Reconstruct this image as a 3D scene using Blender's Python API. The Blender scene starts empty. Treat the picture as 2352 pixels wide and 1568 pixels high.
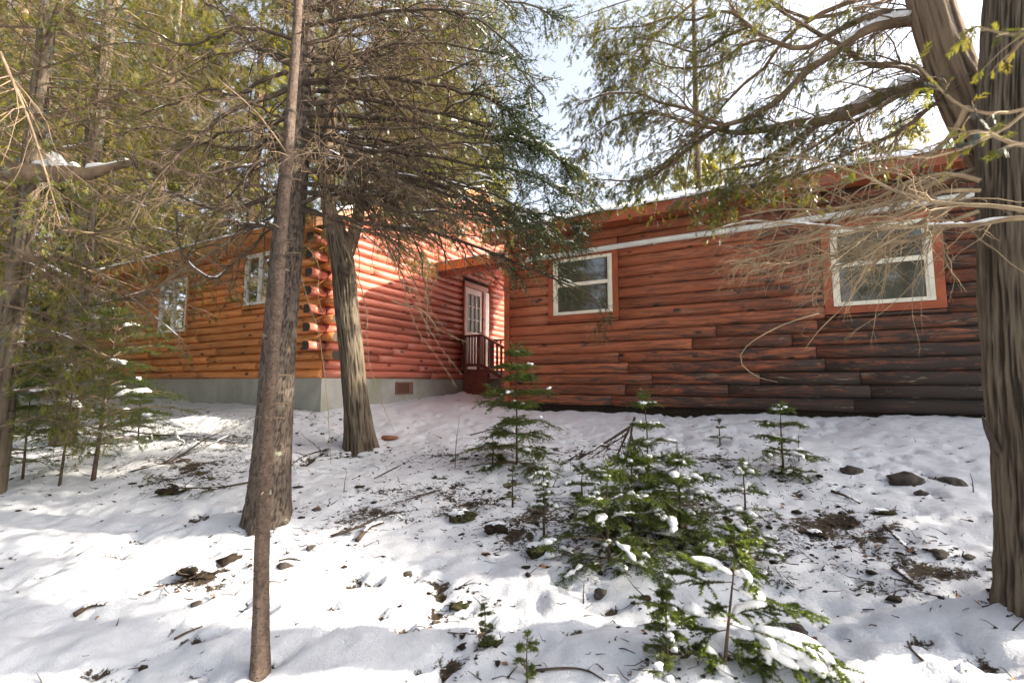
import bpy, math, numpy as np
R_ = math.radians
C = bpy.context.scene.collection
rng = np.random.default_rng(11)

# ------------------------------------------------------------------ camera, sky, sun, exposure
PITCH = R_(5.14)
cam_d = bpy.data.cameras.new('camera'); cam = bpy.data.objects.new('camera', cam_d); C.objects.link(cam)
cam_d.lens = 16; cam_d.sensor_width = 36; cam_d.clip_start = .05; cam_d.clip_end = 3000
cam.rotation_euler = (R_(90) + PITCH, 0, 0)
cam_d.dof.use_dof = True; cam_d.dof.focus_distance = 5.5; cam_d.dof.aperture_fstop = 2.8
bpy.context.scene.camera = cam

SUN_AZ, SUN_EL = R_(93), R_(27)          # azimuth measured from +Y (view) towards +X (right)
w = bpy.data.worlds.new('World'); bpy.context.scene.world = w; w.use_nodes = True
nt = w.node_tree; bg = nt.nodes['Background']
sky = nt.nodes.new('ShaderNodeTexSky'); sky.sky_type = 'NISHITA'; sky.sun_disc = False
sky.sun_elevation = SUN_EL; sky.sun_rotation = SUN_AZ; sky.air_density = 1.0; sky.dust_density = 5.0; sky.ozone_density = 1.0
haz = nt.nodes.new('ShaderNodeHueSaturation'); haz.inputs['Saturation'].default_value = .5     # thin white winter haze over the whole sky
nt.links.new(sky.outputs[0], haz.inputs['Color']); nt.links.new(haz.outputs[0], bg.inputs[0]); bg.inputs[1].default_value = .15
sl = bpy.data.lights.new('sun', 'SUN'); sl.energy = 5.0; sl.angle = R_(.6); sl.color = (1, .9, .74)
so = bpy.data.objects.new('sun', sl); C.objects.link(so)
so.rotation_euler = (R_(90) - SUN_EL, 0, math.pi - SUN_AZ); so.location = (20, 0, 20)
vs = bpy.context.scene.view_settings
vs.view_transform = 'Standard'; vs.look = 'None'; vs.exposure = 1.72; vs.gamma = 1; vs.use_curve_mapping = False

# ------------------------------------------------------------------ helpers
CP, SP = math.cos(PITCH), math.sin(PITCH)
def P(x, y, Z):
    """point on the ray of a 2352x1568 picture position at forward distance Z"""
    u = (x - 1176) / 1045.3; v = (784 - y) / 1045.3
    dy = CP - v * SP; dz = SP + v * CP
    return np.array([u / dy * Z, Z, dz / dy * Z])
def path(pts, Z0, Z1=None):
    Z1 = Z0 if Z1 is None else Z1
    n = len(pts)
    return np.array([P(p[0], p[1], p[2] if len(p) > 2 else Z0 + (Z1 - Z0) * i / max(1, n - 1)) for i, p in enumerate(pts)])
def resample(pts, K):
    pts = np.asarray(pts, float)
    # Catmull-Rom through the points, then K points evenly along it
    a = np.vstack([2 * pts[0] - pts[1], pts, 2 * pts[-1] - pts[-2]])
    out = []
    for i in range(1, len(a) - 2):
        t = np.linspace(0, 1, 12, endpoint=False)[:, None]
        p0, p1, p2, p3 = a[i - 1], a[i], a[i + 1], a[i + 2]
        out.append(.5 * (2 * p1 + (p2 - p0) * t + (2 * p0 - 5 * p1 + 4 * p2 - p3) * t ** 2 + (3 * p1 - p0 - 3 * p2 + p3) * t ** 3))
    out = np.vstack(out + [pts[-1:]])
    s = np.r_[0, np.cumsum(np.linalg.norm(np.diff(out, axis=0), axis=1))]
    q = np.linspace(0, s[-1], K)
    return np.stack([np.interp(q, s, out[:, k]) for k in range(3)], 1)
def norm(a): return a / np.maximum(np.linalg.norm(a, axis=-1, keepdims=True), 1e-9)

def _hash(i, j, k, s):
    n = (i * 374761393 + j * 668265263 + k * 2147483647 + s * 1274126177) & 0xffffffff
    n = ((n ^ (n >> 13)) * 1274126177) & 0xffffffff
    n = ((n ^ (n >> 16)) * 2246822519) & 0xffffffff
    return ((n ^ (n >> 15)) & 0xffffff) / 16777215.0
def vnoise(p, s=0):
    p = np.asarray(p, float); f = np.floor(p).astype(np.int64); t = p - f; t = t * t * (3 - 2 * t)
    i, j, k = f[..., 0], f[..., 1], f[..., 2]; r = 0
    for a in (0, 1):
        for b in (0, 1):
            for c in (0, 1):
                r = r + _hash(i + a, j + b, k + c, s) * (t[..., 0] if a else 1 - t[..., 0]) * (t[..., 1] if b else 1 - t[..., 1]) * (t[..., 2] if c else 1 - t[..., 2])
    return r * 2 - 1
def fbm(p, o=3, s=0):
    r = 0; a = 1
    for i in range(o):
        r = r + a * vnoise(np.asarray(p) * 2 ** i, s + i * 17); a *= .5
    return r

def mesh(name, V, Q=None, T=None, mat=None, parent=None, smooth=True, mi=None, mats=None):
    V = np.asarray(V, np.float32).reshape(-1, 3)
    m = bpy.data.meshes.new(name)
    m.vertices.add(len(V)); m.vertices.foreach_set('co', V.ravel())
    loops = []; tot = []
    if Q is not None and len(Q): loops.append(np.asarray(Q).reshape(-1)); tot += [np.full(len(Q), 4)]
    if T is not None and len(T): loops.append(np.asarray(T).reshape(-1)); tot += [np.full(len(T), 3)]
    loops = np.concatenate(loops).astype(np.int32); tot = np.concatenate(tot).astype(np.int32)
    m.loops.add(len(loops)); m.loops.foreach_set('vertex_index', loops)
    m.polygons.add(len(tot)); m.polygons.foreach_set('loop_start', np.r_[0, np.cumsum(tot)[:-1]].astype(np.int32))
    m.polygons.foreach_set('use_smooth', np.full(len(tot), smooth))
    for x in (mats or [mat]):
        if x is not None: m.materials.append(x)
    if mi is not None: m.polygons.foreach_set('material_index', np.asarray(mi, np.int32))
    m.update(calc_edges=True); m.validate()
    return link(bpy.data.objects.new(name, m), parent)
def link(o, parent=None):
    C.objects.link(o)
    if parent is not None: o.parent = parent
    return o
def thing(name, label, cat, loc=(0, 0, 0), rz=0, group=None):
    o = bpy.data.objects.new(name, None); C.objects.link(o); o.empty_display_size = .1
    o.location = tuple(float(v) for v in loc); o.rotation_euler = (0, 0, rz)
    return tag(o, label, cat, group)
def tag(o, label=None, cat=None, group=None, kind=None):
    if label: o['label'] = label
    if cat: o['category'] = cat
    if group: o['group'] = group
    if kind: o['kind'] = kind
    return o

class G:
    """collects quads and triangles"""
    def __init__(s): s.v = []; s.q = []; s.t = []; s.n = 0
    def add(s, V, Q=None, T=None):
        V = np.asarray(V, float).reshape(-1, 3); s.v.append(V)
        if Q is not None and len(Q): s.q.append(np.asarray(Q, np.int64) + s.n)
        if T is not None and len(T): s.t.append(np.asarray(T, np.int64) + s.n)
        s.n += len(V)
    def box(s, x0, x1, y0, y1, z0, z1):
        V = [(x, y, z) for z in (z0, z1) for y in (y0, y1) for x in (x0, x1)]
        s.add(V, [(0, 2, 3, 1), (4, 5, 7, 6), (0, 1, 5, 4), (2, 6, 7, 3), (0, 4, 6, 2), (1, 3, 7, 5)])
    def prism(s, poly, axis, a0, a1):
        """extrude a polygon; axis 0: poly is (y,z) along x; axis 1: poly is (x,z) along y"""
        n = len(poly); V = []
        for a in (a0, a1):
            for (p, z) in poly: V.append((a, p, z) if axis == 0 else (p, a, z))
        Qs = [(i, (i + 1) % n, n + (i + 1) % n, n + i) for i in range(n)]
        Ts = [(0, i, i + 1) for i in range(1, n - 1)] + [(n, n + i + 1, n + i) for i in range(1, n - 1)]
        s.add(V, Qs, Ts)
    def bar(s, a, b, w, h):
        a = np.array(a, float); b = np.array(b, float); t = norm(b - a)
        up = np.array([0, 0, 1.]) if abs(t[2]) < .95 else np.array([1., 0, 0])
        x = norm(np.cross(t, up)); z = np.cross(x, t); V = []
        for p in (a, b):
            for (i, j) in ((-1, -1), (1, -1), (1, 1), (-1, 1)): V.append(p + x * i * w / 2 + z * j * h / 2)
        s.add(V, [(0, 1, 2, 3), (7, 6, 5, 4), (0, 4, 5, 1), (1, 5, 6, 2), (2, 6, 7, 3), (3, 7, 4, 0)])
    def tubes(s, Pn, R, sides=3, squash=1.0, cap=True):
        Pn = np.asarray(Pn, float); R = np.asarray(R, float)
        if Pn.ndim == 2: Pn = Pn[None]; R = R[None]
        if len(Pn) == 0: return
        N, K, _ = Pn.shape
        t = norm(np.gradient(Pn, axis=1)); mt = norm(Pn[:, -1] - Pn[:, 0])
        ref = np.where(np.abs(mt[:, 2:3]) > .8, np.array([[1., .2, 0]]), np.array([[0, 0, 1.]]))[:, None, :]
        x = norm(np.cross(t, ref)); z = np.cross(x, t)
        a = np.arange(sides) * 2 * math.pi / sides
        ring = x[:, :, None] * np.cos(a)[None, None, :, None] + z[:, :, None] * (np.sin(a)[None, None, :, None] * squash)
        V = Pn[:, :, None] + ring * R[:, :, None, None]
        idx = np.arange(N * K * sides).reshape(N, K, sides)
        A = idx[:, :-1]; B = idx[:, 1:]
        Q = np.stack([A, np.roll(A, -1, 2), np.roll(B, -1, 2), B], -1).reshape(-1, 4)
        T = None
        if cap:
            o = np.arange(1, sides - 1)
            T = np.concatenate([np.stack([np.broadcast_to(idx[:, 0, :1], (N, sides - 2)), idx[:, 0][:, o + 1], idx[:, 0][:, o]], -1).reshape(-1, 3),
                                np.stack([np.broadcast_to(idx[:, -1, :1], (N, sides - 2)), idx[:, -1][:, o], idx[:, -1][:, o + 1]], -1).reshape(-1, 3)])
        s.add(V, Q, T)
    def stamp(s, tv, tt, pos, X, N, sc):
        """copies of a small template (x forward, z = normal N)"""
        X = norm(X); Y = norm(np.cross(N, X)); Z = np.cross(X, Y)
        V = pos[:, None] + sc[:, None, None] * (tv[None, :, 0:1] * X[:, None] + tv[None, :, 1:2] * Y[:, None] + tv[None, :, 2:3] * Z[:, None])
        m = len(tv); T = (tt[None] + (np.arange(len(pos)) * m)[:, None, None]).reshape(-1, 3)
        s.add(V, None, T)
    def out(s, name, mat, parent=None, smooth=True, **k):
        if s.n == 0: return None
        V = np.concatenate(s.v); Q = np.concatenate(s.q) if s.q else None; T = np.concatenate(s.t) if s.t else None
        return mesh(name, V, Q, T, mat, parent, smooth, **k)

# ------------------------------------------------------------------ materials
def new(name):
    m = bpy.data.materials.new(name); m.use_nodes = True; t = m.node_tree
    return m, t, t.nodes['Principled BSDF'], t.links.new
def nd(t, kind, **k):
    n = t.nodes.new('ShaderNode' + kind)
    for a, b in k.items():
        if hasattr(n, a) and not a.startswith('i_'): setattr(n, a, b)
        else: n.inputs[a[2:]].default_value = b
    return n
def ramp(t, stops):
    r = t.nodes.new('ShaderNodeValToRGB'); e = r.color_ramp.elements
    while len(e) < len(stops): e.new(.5)
    for x, (p, c) in zip(e, stops): x.position = p; x.color = (*c, 1)
    return r
def coords(t, scale=(1, 1, 1), rnd=False):
    c = t.nodes.new('ShaderNodeTexCoord'); mp = t.nodes.new('ShaderNodeMapping'); mp.inputs['Scale'].default_value = scale
    t.links.new(c.outputs['Object'], mp.inputs['Vector'])
    if rnd:
        oi = t.nodes.new('ShaderNodeObjectInfo'); ml = nd(t, 'Math', operation='MULTIPLY'); ml.inputs[1].default_value = 37.0
        t.links.new(oi.outputs['Random'], ml.inputs[0]); cb = t.nodes.new('ShaderNodeCombineXYZ')
        for k in range(3): t.links.new(ml.outputs[0], cb.inputs[k])
        t.links.new(cb.outputs[0], mp.inputs['Location'])
    return mp
def noise(t, vec, scale, detail=4, rough=.6, dist=0):
    n = t.nodes.new('ShaderNodeTexNoise'); n.inputs['Scale'].default_value = scale; n.inputs['Detail'].default_value = detail
    n.inputs['Roughness'].default_value = rough; n.inputs['Distortion'].default_value = dist
    t.links.new(vec.outputs[0], n.inputs['Vector']); return n
def mixc(t, fac, a, b, mode='MIX'):
    m = t.nodes.new('ShaderNodeMix'); m.data_type = 'RGBA'; m.blend_type = mode
    for s, v in ((m.inputs[0], fac), (m.inputs[6], a), (m.inputs[7], b)):
        if hasattr(v, 'is_linked'): t.links.new(v, s)
        elif isinstance(v, (int, float)): s.default_value = v
        else: s.default_value = (*v, 1)
    return m.outputs[2]
def bump(t, h, strength, dist, bsdf):
    b = t.nodes.new('ShaderNodeBump'); b.inputs['Strength'].default_value = strength; b.inputs['Distance'].default_value = dist
    t.links.new(h, b.inputs['Height']); t.links.new(b.outputs[0], bsdf.inputs['Normal'])

def m_simple(name, col, rough=.6, var=.25, scale=8, bumpd=0, spec=.4, stretch=(1, 1, 1), rnd=True, metal=0):
    m, t, b, L = new(name); v = coords(t, stretch, rnd); n = noise(t, v, scale, 5)
    r = ramp(t, [(.3, tuple(c * (1 - var) for c in col)), (.7, tuple(min(1, c * (1 + var)) for c in col))])
    L(n.outputs[0], r.inputs[0]); L(r.outputs[0], b.inputs['Base Color'])
    b.inputs['Roughness'].default_value = rough; b.inputs['Specular IOR Level'].default_value = spec; b.inputs['Metallic'].default_value = metal
    if bumpd: bump(t, n.outputs[0], .6, bumpd, b)
    return m

def m_log(name, c_lo, c_mid, c_hi, dark, rough, along, stain=0.0, knots=True, sheen=.4):
    """stained timber: grain along one local axis, knots, weather stains"""
    m, t, b, L = new(name)
    st = [30, 30, 30]; st[along] = 1.6
    v = coords(t, tuple(st), True); g = noise(t, v, 1.0, 6, .65, .4)
    r = ramp(t, [(.28, c_lo), (.5, c_mid), (.74, c_hi)]); L(g.outputs[0], r.inputs[0])
    oi = t.nodes.new('ShaderNodeObjectInfo')
    hv = t.nodes.new('ShaderNodeHueSaturation')
    mr = nd(t, 'MapRange'); mr.inputs[3].default_value = .72; mr.inputs[4].default_value = 1.22; L(oi.outputs['Random'], mr.inputs[0])
    L(mr.outputs[0], hv.inputs['Value']); L(r.outputs[0], hv.inputs['Color']); col = hv.outputs[0]
    v2 = coords(t, tuple(2.2 if k == along else 4.5 for k in range(3)), True)
    if knots:
        vo = t.nodes.new('ShaderNodeTexVoronoi'); vo.inputs['Scale'].default_value = 1.15; L(v2.outputs[0], vo.inputs['Vector'])
        kr = ramp(t, [(.10, (1, 1, 1)), (.19, (0, 0, 0))]); L(vo.outputs['Distance'], kr.inputs[0])
        col = mixc(t, kr.outputs[0], col, tuple(x * .55 for x in dark))
    # dark weather streaks with their own shape
    v3s = [7, 7, 7]; v3s[along] = .9
    v3 = coords(t, tuple(v3s), True); n3 = noise(t, v3, 1.6, 8, .78, 1.2)
    sep = t.nodes.new('ShaderNodeSeparateXYZ'); cc = coords(t); L(cc.outputs[0], sep.inputs[0])
    add = nd(t, 'Math', operation='ADD'); L(n3.outputs[0], add.inputs[0]); add.inputs[1].default_value = 0
    if stain:
        # weather side: the exposed far end and the splash zone are worn most
        a1 = nd(t, 'MapRange'); a1.inputs[1].default_value = -1.0; a1.inputs[2].default_value = -6.8; a1.inputs[3].default_value = -.02; a1.inputs[4].default_value = stain
        L(sep.outputs[1], a1.inputs[0])
        a2 = nd(t, 'MapRange'); a2.inputs[1].default_value = 1.1; a2.inputs[2].default_value = -.4; a2.inputs[3].default_value = 0; a2.inputs[4].default_value = stain * .75
        L(sep.outputs[2], a2.inputs[0])
        s2 = nd(t, 'Math', operation='ADD'); L(a1.outputs[0], s2.inputs[0]); L(a2.outputs[0], s2.inputs[1]); L(s2.outputs[0], add.inputs[1])
    sr = ramp(t, [(.55, (0, 0, 0)), (.72, (1, 1, 1))]); L(add.outputs[0], sr.inputs[0])
    col = mixc(t, sr.outputs[0], col, dark)
    if stain:
        n4 = noise(t, v3, 1.9, 5, .75, .3); fr = ramp(t, [(.60, (0, 0, 0)), (.66, (1, 1, 1))]); L(n4.outputs[0], fr.inputs[0])
        fm = nd(t, 'Math', operation='MULTIPLY'); L(fr.outputs[0], fm.inputs[0]); L(s2.outputs[0], fm.inputs[1])
        fm2 = nd(t, 'Math', operation='MULTIPLY', use_clamp=True); L(fm.outputs[0], fm2.inputs[0]); fm2.inputs[1].default_value = 3.5
        col = mixc(t, fm2.outputs[0], col, (.34, .25, .17))
    L(col, b.inputs['Base Color']); b.inputs['Roughness'].default_value = rough; b.inputs['Specular IOR Level'].default_value = sheen
    bump(t, g.outputs[0], .5, .004, b)
    return m

M = {}
M['log_orange'] = m_log('log_orange', (.36, .12, .035), (.62, .235, .072), (.70, .31, .11), (.07, .025, .012), .42, 1)
M['log_red'] = m_log('log_red', (.30, .085, .055), (.47, .145, .095), (.55, .20, .13), (.09, .025, .018), .38, 0, sheen=.5)
M['siding'] = m_log('siding', (.16, .052, .028), (.32, .10, .047), (.40, .15, .078), (.05, .037, .031), .75, 1, stain=.19, sheen=.25)
M['siding_side'] = m_log('siding_side', (.22, .05, .014), (.40, .095, .022), (.49, .14, .035), (.035, .022, .017), .6, 0, stain=.02)
M['trim'] = m_simple('trim', (.29, .07, .027), .5, .3, 3, .001, stretch=(1, 1, 1))
M['end_grain'] = m_simple('end_grain', (.055, .04, .03), .85, .4, 30, .003)
M['fascia'] = m_simple('fascia', (.44, .16, .04), .5, .25, 5, .001)
M['deck_red'] = m_simple('deck_red', (.19, .055, .04), .5, .25, 8, .001)
M['deck_dark'] = m_simple('deck_dark', (.13, .036, .027), .45, .25, 8, .001)
M['white'] = m_simple('white_vinyl', (.76, .75, .70), .4, .06, 6)
M['cream'] = m_simple('cream_vinyl', (.72, .68, .55), .45, .1, 6)
M['door_white'] = m_simple('door_white', (.72, .69, .68), .45, .05, 3)
M['dark'] = m_simple('dark_inside', (.02, .018, .016), .9, .2, 3)
M['roof'] = m_simple('shingle', (.045, .042, .04), .9, .35, 25, .004)
M['vent'] = m_simple('vent_brown', (.20, .105, .075), .6, .2, 20)
M['rubber'] = m_simple('black_cable', (.012, .012, .012), .5, .1, 5)
M['pipe'] = m_simple('grey_white_pipe', (.62, .62, .57), .45, .12, 4)

def m_glass():
    m, t, b, L = new('window_glass')
    b.inputs['Base Color'].default_value = (.03, .032, .03, 1); b.inputs['Roughness'].default_value = .02
    b.inputs['Specular IOR Level'].default_value = 1.0; b.inputs['IOR'].default_value = 3.4
    v = coords(t); n = noise(t, v, 2.2, 2); bump(t, n.outputs[0], .12, .02, b)
    return m
M['glass'] = m_glass()
def m_glass_dusty():
    m, t, b, L = new('dusty_window_glass')
    v = coords(t); n = noise(t, v, 3.0, 5, .6, .5)
    r = ramp(t, [(.3, (.025, .026, .021)), (.75, (.07, .068, .055))]); L(n.outputs[0], r.inputs[0]); L(r.outputs[0], b.inputs['Base Color'])
    b.inputs['Roughness'].default_value = .06; b.inputs['Specular IOR Level'].default_value = .8; b.inputs['IOR'].default_value = 1.75
    return m
M['glass_dusty'] = m_glass_dusty()
M['glass_door'] = m_simple('door_glass', (.05, .055, .05), .12, .3, 4, 0, .18)

def m_concrete():
    m, t, b, L = new('concrete'); v = coords(t); n = noise(t, v, 2.2, 8, .65)
    r = ramp(t, [(.3, (.30, .295, .26)), (.7, (.44, .43, .40))]); L(n.outputs[0], r.inputs[0])
    v2 = coords(t, (1, 1, .35)); n2 = noise(t, v2, 1.3, 5, .6, .6); r2 = ramp(t, [(.5, (0, 0, 0)), (.68, (1, 1, 1))]); L(n2.outputs[0], r2.inputs[0])
    mm = nd(t, 'Math', operation='MULTIPLY'); L(r2.outputs[0], mm.inputs[0]); mm.inputs[1].default_value = .6
    col = mixc(t, mm.outputs[0], r.outputs[0], (.22, .235, .12))
    L(col, b.inputs['Base Color']); b.inputs['Roughness'].default_value = .85; bump(t, n.outputs[0], .4, .004, b)
    return m
M['concrete'] = m_concrete()

def m_bark(name, lo, mid, hi, zs, scale, bd, lichen=None, spots=False, ridge=False):
    m, t, b, L = new(name); v = coords(t, (1, 1, zs)); n = noise(t, v, scale, 7, .7, .6)
    r = ramp(t, [(.3, lo), (.5, mid), (.72, hi)]); L(n.outputs[0], r.inputs[0]); col = r.outputs[0]
    v2 = coords(t); n2 = noise(t, v2, 1.7, 4)
    col = mixc(t, n2.outputs[0], mixc(t, .45, col, lo), col)
    if ridge:
        at_ = t.nodes.new('ShaderNodeAttribute'); at_.attribute_name = 'ridge'; rm = nd(t, 'MapRange'); rm.inputs[1].default_value = -.35; rm.inputs[2].default_value = .75; L(at_.outputs['Fac'], rm.inputs[0])
        rc = ramp(t, [(.15, tuple(x * .35 for x in lo)), (.5, (.5, .5, .5)), (.9, (1, 1, 1))]); L(rm.outputs[0], rc.inputs[0])
        rl = ramp(t, [(.1, tuple(x * .6 for x in lo)), (.4, mid), (.85, hi)]); L(rm.outputs[0], rl.inputs[0])
        col = mixc(t, .65, col, rl.outputs[0])
    if spots:
        v4 = coords(t, (1, 1, 2.2)); vo = t.nodes.new('ShaderNodeTexVoronoi'); vo.inputs['Scale'].default_value = 42; L(v4.outputs[0], vo.inputs['Vector'])
        kr = ramp(t, [(.16, (1, 1, 1)), (.26, (0, 0, 0))]); L(vo.outputs['Distance'], kr.inputs[0])
        col = mixc(t, kr.outputs[0], col, tuple(x * .5 for x in lo))
    if lichen:
        v3 = coords(t, (1, 1, 1.6)); n3 = noise(t, v3, 6.5, 5, .6); lr = ramp(t, [(.66, (0, 0, 0)), (.70, (1, 1, 1))]); L(n3.outputs[0], lr.inputs[0])
        col = mixc(t, lr.outputs[0], col, lichen)
    L(col, b.inputs['Base Color']); b.inputs['Roughness'].default_value = .9; b.inputs['Specular IOR Level'].default_value = .2
    bump(t, n.outputs[0], .9, bd, b)
    return m
M['bark_thin'] = m_bark('bark_young_fir', (.038, .028, .022), (.095, .067, .052), (.165, .122, .096), .8, 30, .008, (.33, .34, .25), True)
M['bark_spruce'] = m_bark('bark_spruce', (.026, .02, .016), (.07, .054, .043), (.13, .104, .084), .45, 30, .012, (.20, .21, .16), ridge=True)
M['bark_cedar'] = m_bark('bark_cedar', (.032, .024, .017), (.09, .069, .05), (.175, .142, .104), .07, 46, .014, ridge=True)
M['bark_warm'] = m_bark('bark_warm', (.05, .034, .022), (.14, .095, .062), (.23, .165, .108), .09, 40, .01, ridge=True)
M['twig_dark'] = m_simple('twig_dark', (.06, .044, .033), .9, .45, 12, 0, .2)
M['twig_brown'] = m_simple('twig_brown', (.17, .12, .08), .9, .5, 7, 0, .2)
M['twig_pale'] = m_simple('twig_pale', (.30, .225, .14), .85, .35, 9, 0, .2)
M['rock'] = m_bark('rock', (.03, .024, .02), (.08, .066, .056), (.16, .14, .12), 1, 9, .01, (.14, .15, .08))
M['rust_rock'] = m_bark('rust_rock', (.12, .05, .03), (.25, .105, .06), (.32, .16, .10), 1, 12, .006)
M['moss'] = m_bark('moss', (.018, .016, .009), (.045, .04, .016), (.09, .085, .03), 1, 26, .02)
M['soil'] = m_bark('soil', (.01, .007, .005), (.028, .02, .013), (.06, .043, .028), 1, 30, .015)
M['dead_leaf'] = m_simple('dead_leaf', (.23, .10, .045), .8, .5, 15)

def m_leaf(name, stops, trans, scale, tint):
    m, t, b, L = new(name); t.nodes.remove(b)
    v = coords(t); n = noise(t, v, scale, 3, .7); r = ramp(t, stops); L(n.outputs[0], r.inputs[0])
    n2 = noise(t, v, scale * 6, 2); c = mixc(t, n2.outputs[0], mixc(t, .5, r.outputs[0], (.012, .018, .006)), r.outputs[0])
    d = nd(t, 'BsdfDiffuse'); tr = nd(t, 'BsdfTranslucent'); gl = nd(t, 'BsdfGlossy'); gl.inputs['Roughness'].default_value = .45
    L(c, d.inputs[0]); L(mixc(t, 1.0, c, tint, 'MULTIPLY'), tr.inputs[0])
    mx = nd(t, 'MixShader'); mx.inputs[0].default_value = trans; L(d.outputs[0], mx.inputs[1]); L(tr.outputs[0], mx.inputs[2])
    fr = nd(t, 'Fresnel'); fr.inputs[0].default_value = 1.35
    m2 = nd(t, 'MixShader'); L(fr.outputs[0], m2.inputs[0]); L(mx.outputs[0], m2.inputs[1]); L(gl.outputs[0], m2.inputs[2])
    gl.inputs[0].default_value = (.16, .17, .15, 1)
    L(m2.outputs[0], t.nodes['Material Output'].inputs[0]); return m
M['cedar'] = m_leaf('cedar_spray', [(.25, (.09, .11, .024)), (.46, (.155, .16, .034)), (.6, (.20, .18, .045)), (.78, (.20, .11, .05))], .5, 2.6, (1.35, 1.35, .65))
M['cedar_bg'] = m_leaf('cedar_spray_far', [(.25, (.12, .14, .03)), (.5, (.21, .20, .045)), (.7, (.27, .22, .06))], .55, 1.2, (1.7, 1.55, .7))
M['spruce'] = m_leaf('spruce_needles', [(.3, (.03, .055, .024)), (.55, (.06, .09, .035)), (.75, (.11, .11, .045))], .35, 3, (1.4, 1.5, .6))
M['fir'] = m_leaf('fir_needles', [(.25, (.075, .11, .035)), (.55, (.14, .19, .05)), (.8, (.20, .22, .06))], .58, 5, (1.75, 1.75, .55))

def m_snow(name, ground=False):
    m, t, b, L = new(name); v = coords(t); n = noise(t, v, 9, 8, .7); n2 = noise(t, v, 120, 3, .6)
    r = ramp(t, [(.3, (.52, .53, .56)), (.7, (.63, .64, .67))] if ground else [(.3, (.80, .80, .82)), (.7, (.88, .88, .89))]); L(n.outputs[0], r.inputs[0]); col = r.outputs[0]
    b.inputs['Roughness'].default_value = .7; b.inputs['Specular IOR Level'].default_value = .25
    ad = nd(t, 'Math', operation='MULTIPLY_ADD'); L(n2.outputs[0], ad.inputs[0]); ad.inputs[1].default_value = .25; L(n.outputs[0], ad.inputs[2])
    if ground:
        at = t.nodes.new('ShaderNodeAttribute'); at.attribute_name = 'bare'
        n3 = noise(t, v, 13, 8, .75, 1.2); n5 = noise(t, v, 55, 4, .7)
        s1 = nd(t, 'Math', operation='ADD'); L(n3.outputs[0], s1.inputs[0]); L(at.outputs['Fac'], s1.inputs[1])
        s1b = nd(t, 'Math', operation='MULTIPLY_ADD'); L(n5.outputs[0], s1b.inputs[0]); s1b.inputs[1].default_value = .35; L(s1.outputs[0], s1b.inputs[2])
        mk = ramp(t, [(.93, (0, 0, 0)), (1.0, (1, 1, 1))]); L(s1b.outputs[0], mk.inputs[0])
        n6 = noise(t, v, 75, 3, .6); m6 = ramp(t, [(.69, (0, 0, 0)), (.72, (1, 1, 1))]); L(n6.outputs[0], m6.inputs[0]); mb = nd(t, 'MapRange'); mb.inputs[1].default_value = -.05; mb.inputs[2].default_value = .2; L(at.outputs['Fac'], mb.inputs[0]); m7 = nd(t, 'Math', operation='MULTIPLY'); L(m6.outputs[0], m7.inputs[0]); L(mb.outputs[0], m7.inputs[1]); mx_ = nd(t, 'Math', operation='MAXIMUM'); L(mk.outputs[0], mx_.inputs[0]); L(m7.outputs[0], mx_.inputs[1])
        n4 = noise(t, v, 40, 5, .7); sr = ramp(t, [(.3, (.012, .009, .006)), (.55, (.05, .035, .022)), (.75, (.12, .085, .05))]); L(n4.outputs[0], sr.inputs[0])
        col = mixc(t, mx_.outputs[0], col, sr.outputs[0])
        rr = nd(t, 'MapRange'); L(mk.outputs[0], rr.inputs[0]); rr.inputs[3].default_value = .7; rr.inputs[4].default_value = .95; L(rr.outputs[0], b.inputs['Roughness'])
    L(col, b.inputs['Base Color']); bump(t, ad.outputs[0], .8, .025, b)
    return m
M['snow'] = m_snow('snow'); M['snow_ground'] = m_snow('snow_ground', True)

# ------------------------------------------------------------------ terrain
D1 = np.array([-math.sin(R_(61.4)), math.cos(R_(61.4))]); D2 = np.array([math.cos(R_(61.4)), math.sin(R_(61.4))])
YAW = R_(61.4)
C0 = P(739, 868, 7.57); ZF = float(C0[2])
def wall_pt(x, y, Z): return tuple(P(x, y, Z))
CTRL = [(0, 0, -1.58), (0, -5, -1.75), (-5, 0, -1.7), (4, -1, -1.35), (2, .8, -1.42), (-2, 1, -1.56), (-7, 3, -1.5),
        wall_pt(597, 1545, 2.27), wall_pt(612, 1190, 3.9), wall_pt(828, 1022, 6.3), wall_pt(700, 950, 7.5), wall_pt(760, 945, 7.6),
        wall_pt(332, 913, 10.3), wall_pt(500, 925, 9.0), wall_pt(960, 920, 9.3), wall_pt(1040, 909, 10.2), wall_pt(1120, 908, 10.8), wall_pt(1150, 908, 12),
        wall_pt(1250, 944, 7.9), wall_pt(1480, 944, 7.35), wall_pt(1800, 955, 6.4), wall_pt(2270, 966, 5.2), wall_pt(2080, 1098, 3.95),
        wall_pt(2370, 1380, 2.2), wall_pt(2100, 1568, 1.98), wall_pt(1900, 1300, 2.95), wall_pt(1640, 1545, 2.07), wall_pt(1480, 1180, 3.75),
        wall_pt(170, 1112, 4.75), wall_pt(30, 1090, 5.0), wall_pt(1186, 1066, 5.2), wall_pt(1790, 1080, 4.35), wall_pt(1100, 1568, 2.15),
        (-9, 7, -.95), (-12, 12, -.5), (0, 16, -.3), (8, 14, -.3), (9, 5, -.6), (8, 1.5, -.9), (12, 2, -.7)]
CT = np.array(CTRL, float)
def _tps():
    X = CT[:, :2]; n = len(X); d = np.linalg.norm(X[:, None] - X[None], axis=-1)
    Kk = np.where(d > 0, d ** 2 * np.log(np.maximum(d, 1e-9)), 0) + np.eye(n) * .25
    Pm = np.c_[np.ones(n), X]; A = np.block([[Kk, Pm], [Pm.T, np.zeros((3, 3))]])
    return np.linalg.solve(A, np.r_[CT[:, 2], 0, 0, 0])
TPS = _tps()
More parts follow.
